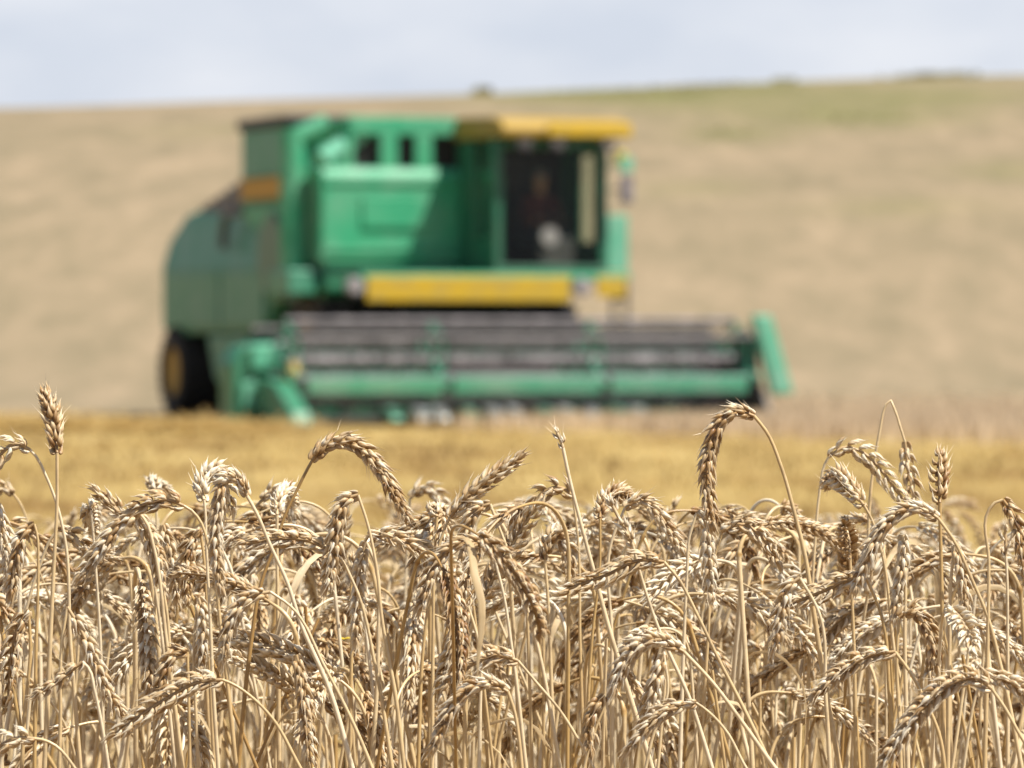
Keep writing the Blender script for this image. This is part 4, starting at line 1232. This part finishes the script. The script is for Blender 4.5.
# what is left of the stand: too many to count, one object
acc = {'v': [], 'q': [], 't': [], 'm': []}
off = 0
for k in range(170):        # pale bare straws standing among the front stalks
    d = rng.uniform(3.50, 3.95); gx = rng.uniform(-half(d) - 0.1, half(d) + 0.1)
    gz = float(ground_z(gx, d)) - 0.01
    top = rng.uniform(0.62, 0.80); lx, ly = rng.normal(0, 0.17), rng.normal(0, 0.08)
    t_ = np.linspace(0, 1, 14)[:, None]
    P = np.array([gx, d, gz]) + t_ * np.array([lx, ly, 1.0]) * top + (t_ ** 2) * np.array([rng.normal(0, 0.05), rng.normal(0, 0.03), 0])
    V, Q = tube_np(P, np.linspace(0.0019, 0.0013, 14), 6)
    acc['v'].append(V); acc['q'].append(Q + off); acc['t'].append(np.full(len(V), np.clip(rng.normal(0.52, 0.20), 0, 1))); acc['m'].append(np.zeros(len(Q), int)); off += len(V)
for S in rest:
    far = S.d > 4.0 or abs(S.base[0]) > half(S.d)
    for nm, (V, Q, T), m in stalk_meshes(S, 2 if S.d > 4.6 or abs(S.base[0]) > half(S.d) + 0.1 else 1, rng):
        acc['v'].append(V); acc['q'].append(Q + off); acc['t'].append(T)
        acc['m'].append(np.full(len(Q), {'stem': 0, 'ear': 1, 'leaf': 2}[nm]))
        off += len(V)
# bare lower straw and leaf litter that fill the stand between the ears
for k in range(1500):
    d = math.sqrt(rng.uniform(3.55 ** 2, 6.4 ** 2)); gx = rng.uniform(-half(d) - 0.15, half(d) + 0.15)
    gz = float(ground_z(gx, d)) - 0.01
    if k % 3:
        top = rng.uniform(0.45, 0.72); az = rng.uniform(0, 6.28); ln = abs(rng.normal(0, 0.32))
        P = np.array([gx, d, gz]) + np.linspace(0, 1, 7)[:, None] * np.array([math.cos(az) * math.sin(ln), math.sin(az) * math.sin(ln), math.cos(ln)]) * top
        V, Q = tube_np(P, np.full(7, 0.0019), 5); T = np.full(len(V), np.clip(rng.normal(0.6, 0.2), 0, 1)); mi = 0
    else:
        V, Q, T = leaf_np((gx, d, gz + rng.uniform(0.35, 0.70)), None, rng, rng.uniform(0.3, 0.8)); mi = 2
    acc['v'].append(V); acc['q'].append(Q + off); acc['t'].append(T); acc['m'].append(np.full(len(Q), mi)); off += len(V)
me = np_mesh('wheat_stand', np.concatenate(acc['v']), np.concatenate(acc['q']), attr={'tint': np.concatenate(acc['t'])}, mats=[M_STEM, M_EAR, M_LEAF], mat_index=np.concatenate(acc['m']))
tag(link('wheat_stand', me), 'dense stand of ripe wheat and dry straw behind the front stalks', 'wheat', kind='stuff')

# two small yellow flowers deep between the stems
M_PETAL = paint_mat('yellow_petal', (0.75, 0.55, 0.03), 0.6, (0.6, 0.5, 0.1), 0.2, scale=60)
for (px, py, d, lab) in ((344, 640, 3.9, 'small yellow weed flower deep among the stems below the near end of the reel'), (786, 690, 4.1, 'small yellow weed flower deep among the stems below the far crop divider')):
    c = pix(px, py, d); gz = float(ground_z(c[0], d)) - 0.01
    fl = empty('yellow_flower', (c[0], d, gz))
    tag(fl, lab, 'flower')
    V, Q = tube_np(np.linspace([0, 0, 0], [0, 0, c[2] - gz], 8), np.full(8, 0.0008), 5)
    link('stem', np_mesh('stem', V, Q, attr={'tint': np.full(len(V), 0.5)}, mats=[M_WEED]), fl)
    bm = bmesh.new()
    for k in range(6):
        a = k * math.pi / 3
        r0 = Vector((math.cos(a), math.sin(a), 0.25)); s_ = Vector((-math.sin(a), math.cos(a), 0))
        pts = [r0 * 0.0006, r0 * 0.004 + s_ * 0.0022, r0 * 0.0068 + s_ * 0.0012, r0 * 0.0068 - s_ * 0.0012, r0 * 0.004 - s_ * 0.0022]
        bm.faces.new([bm.verts.new(q + Vector((0, 0, c[2] - gz))) for q in pts])
    pm = bpy.data.meshes.new('petals'); bm.to_mesh(pm); bm.free(); pm.materials.append(M_PETAL)
    link('petals', pm, fl)
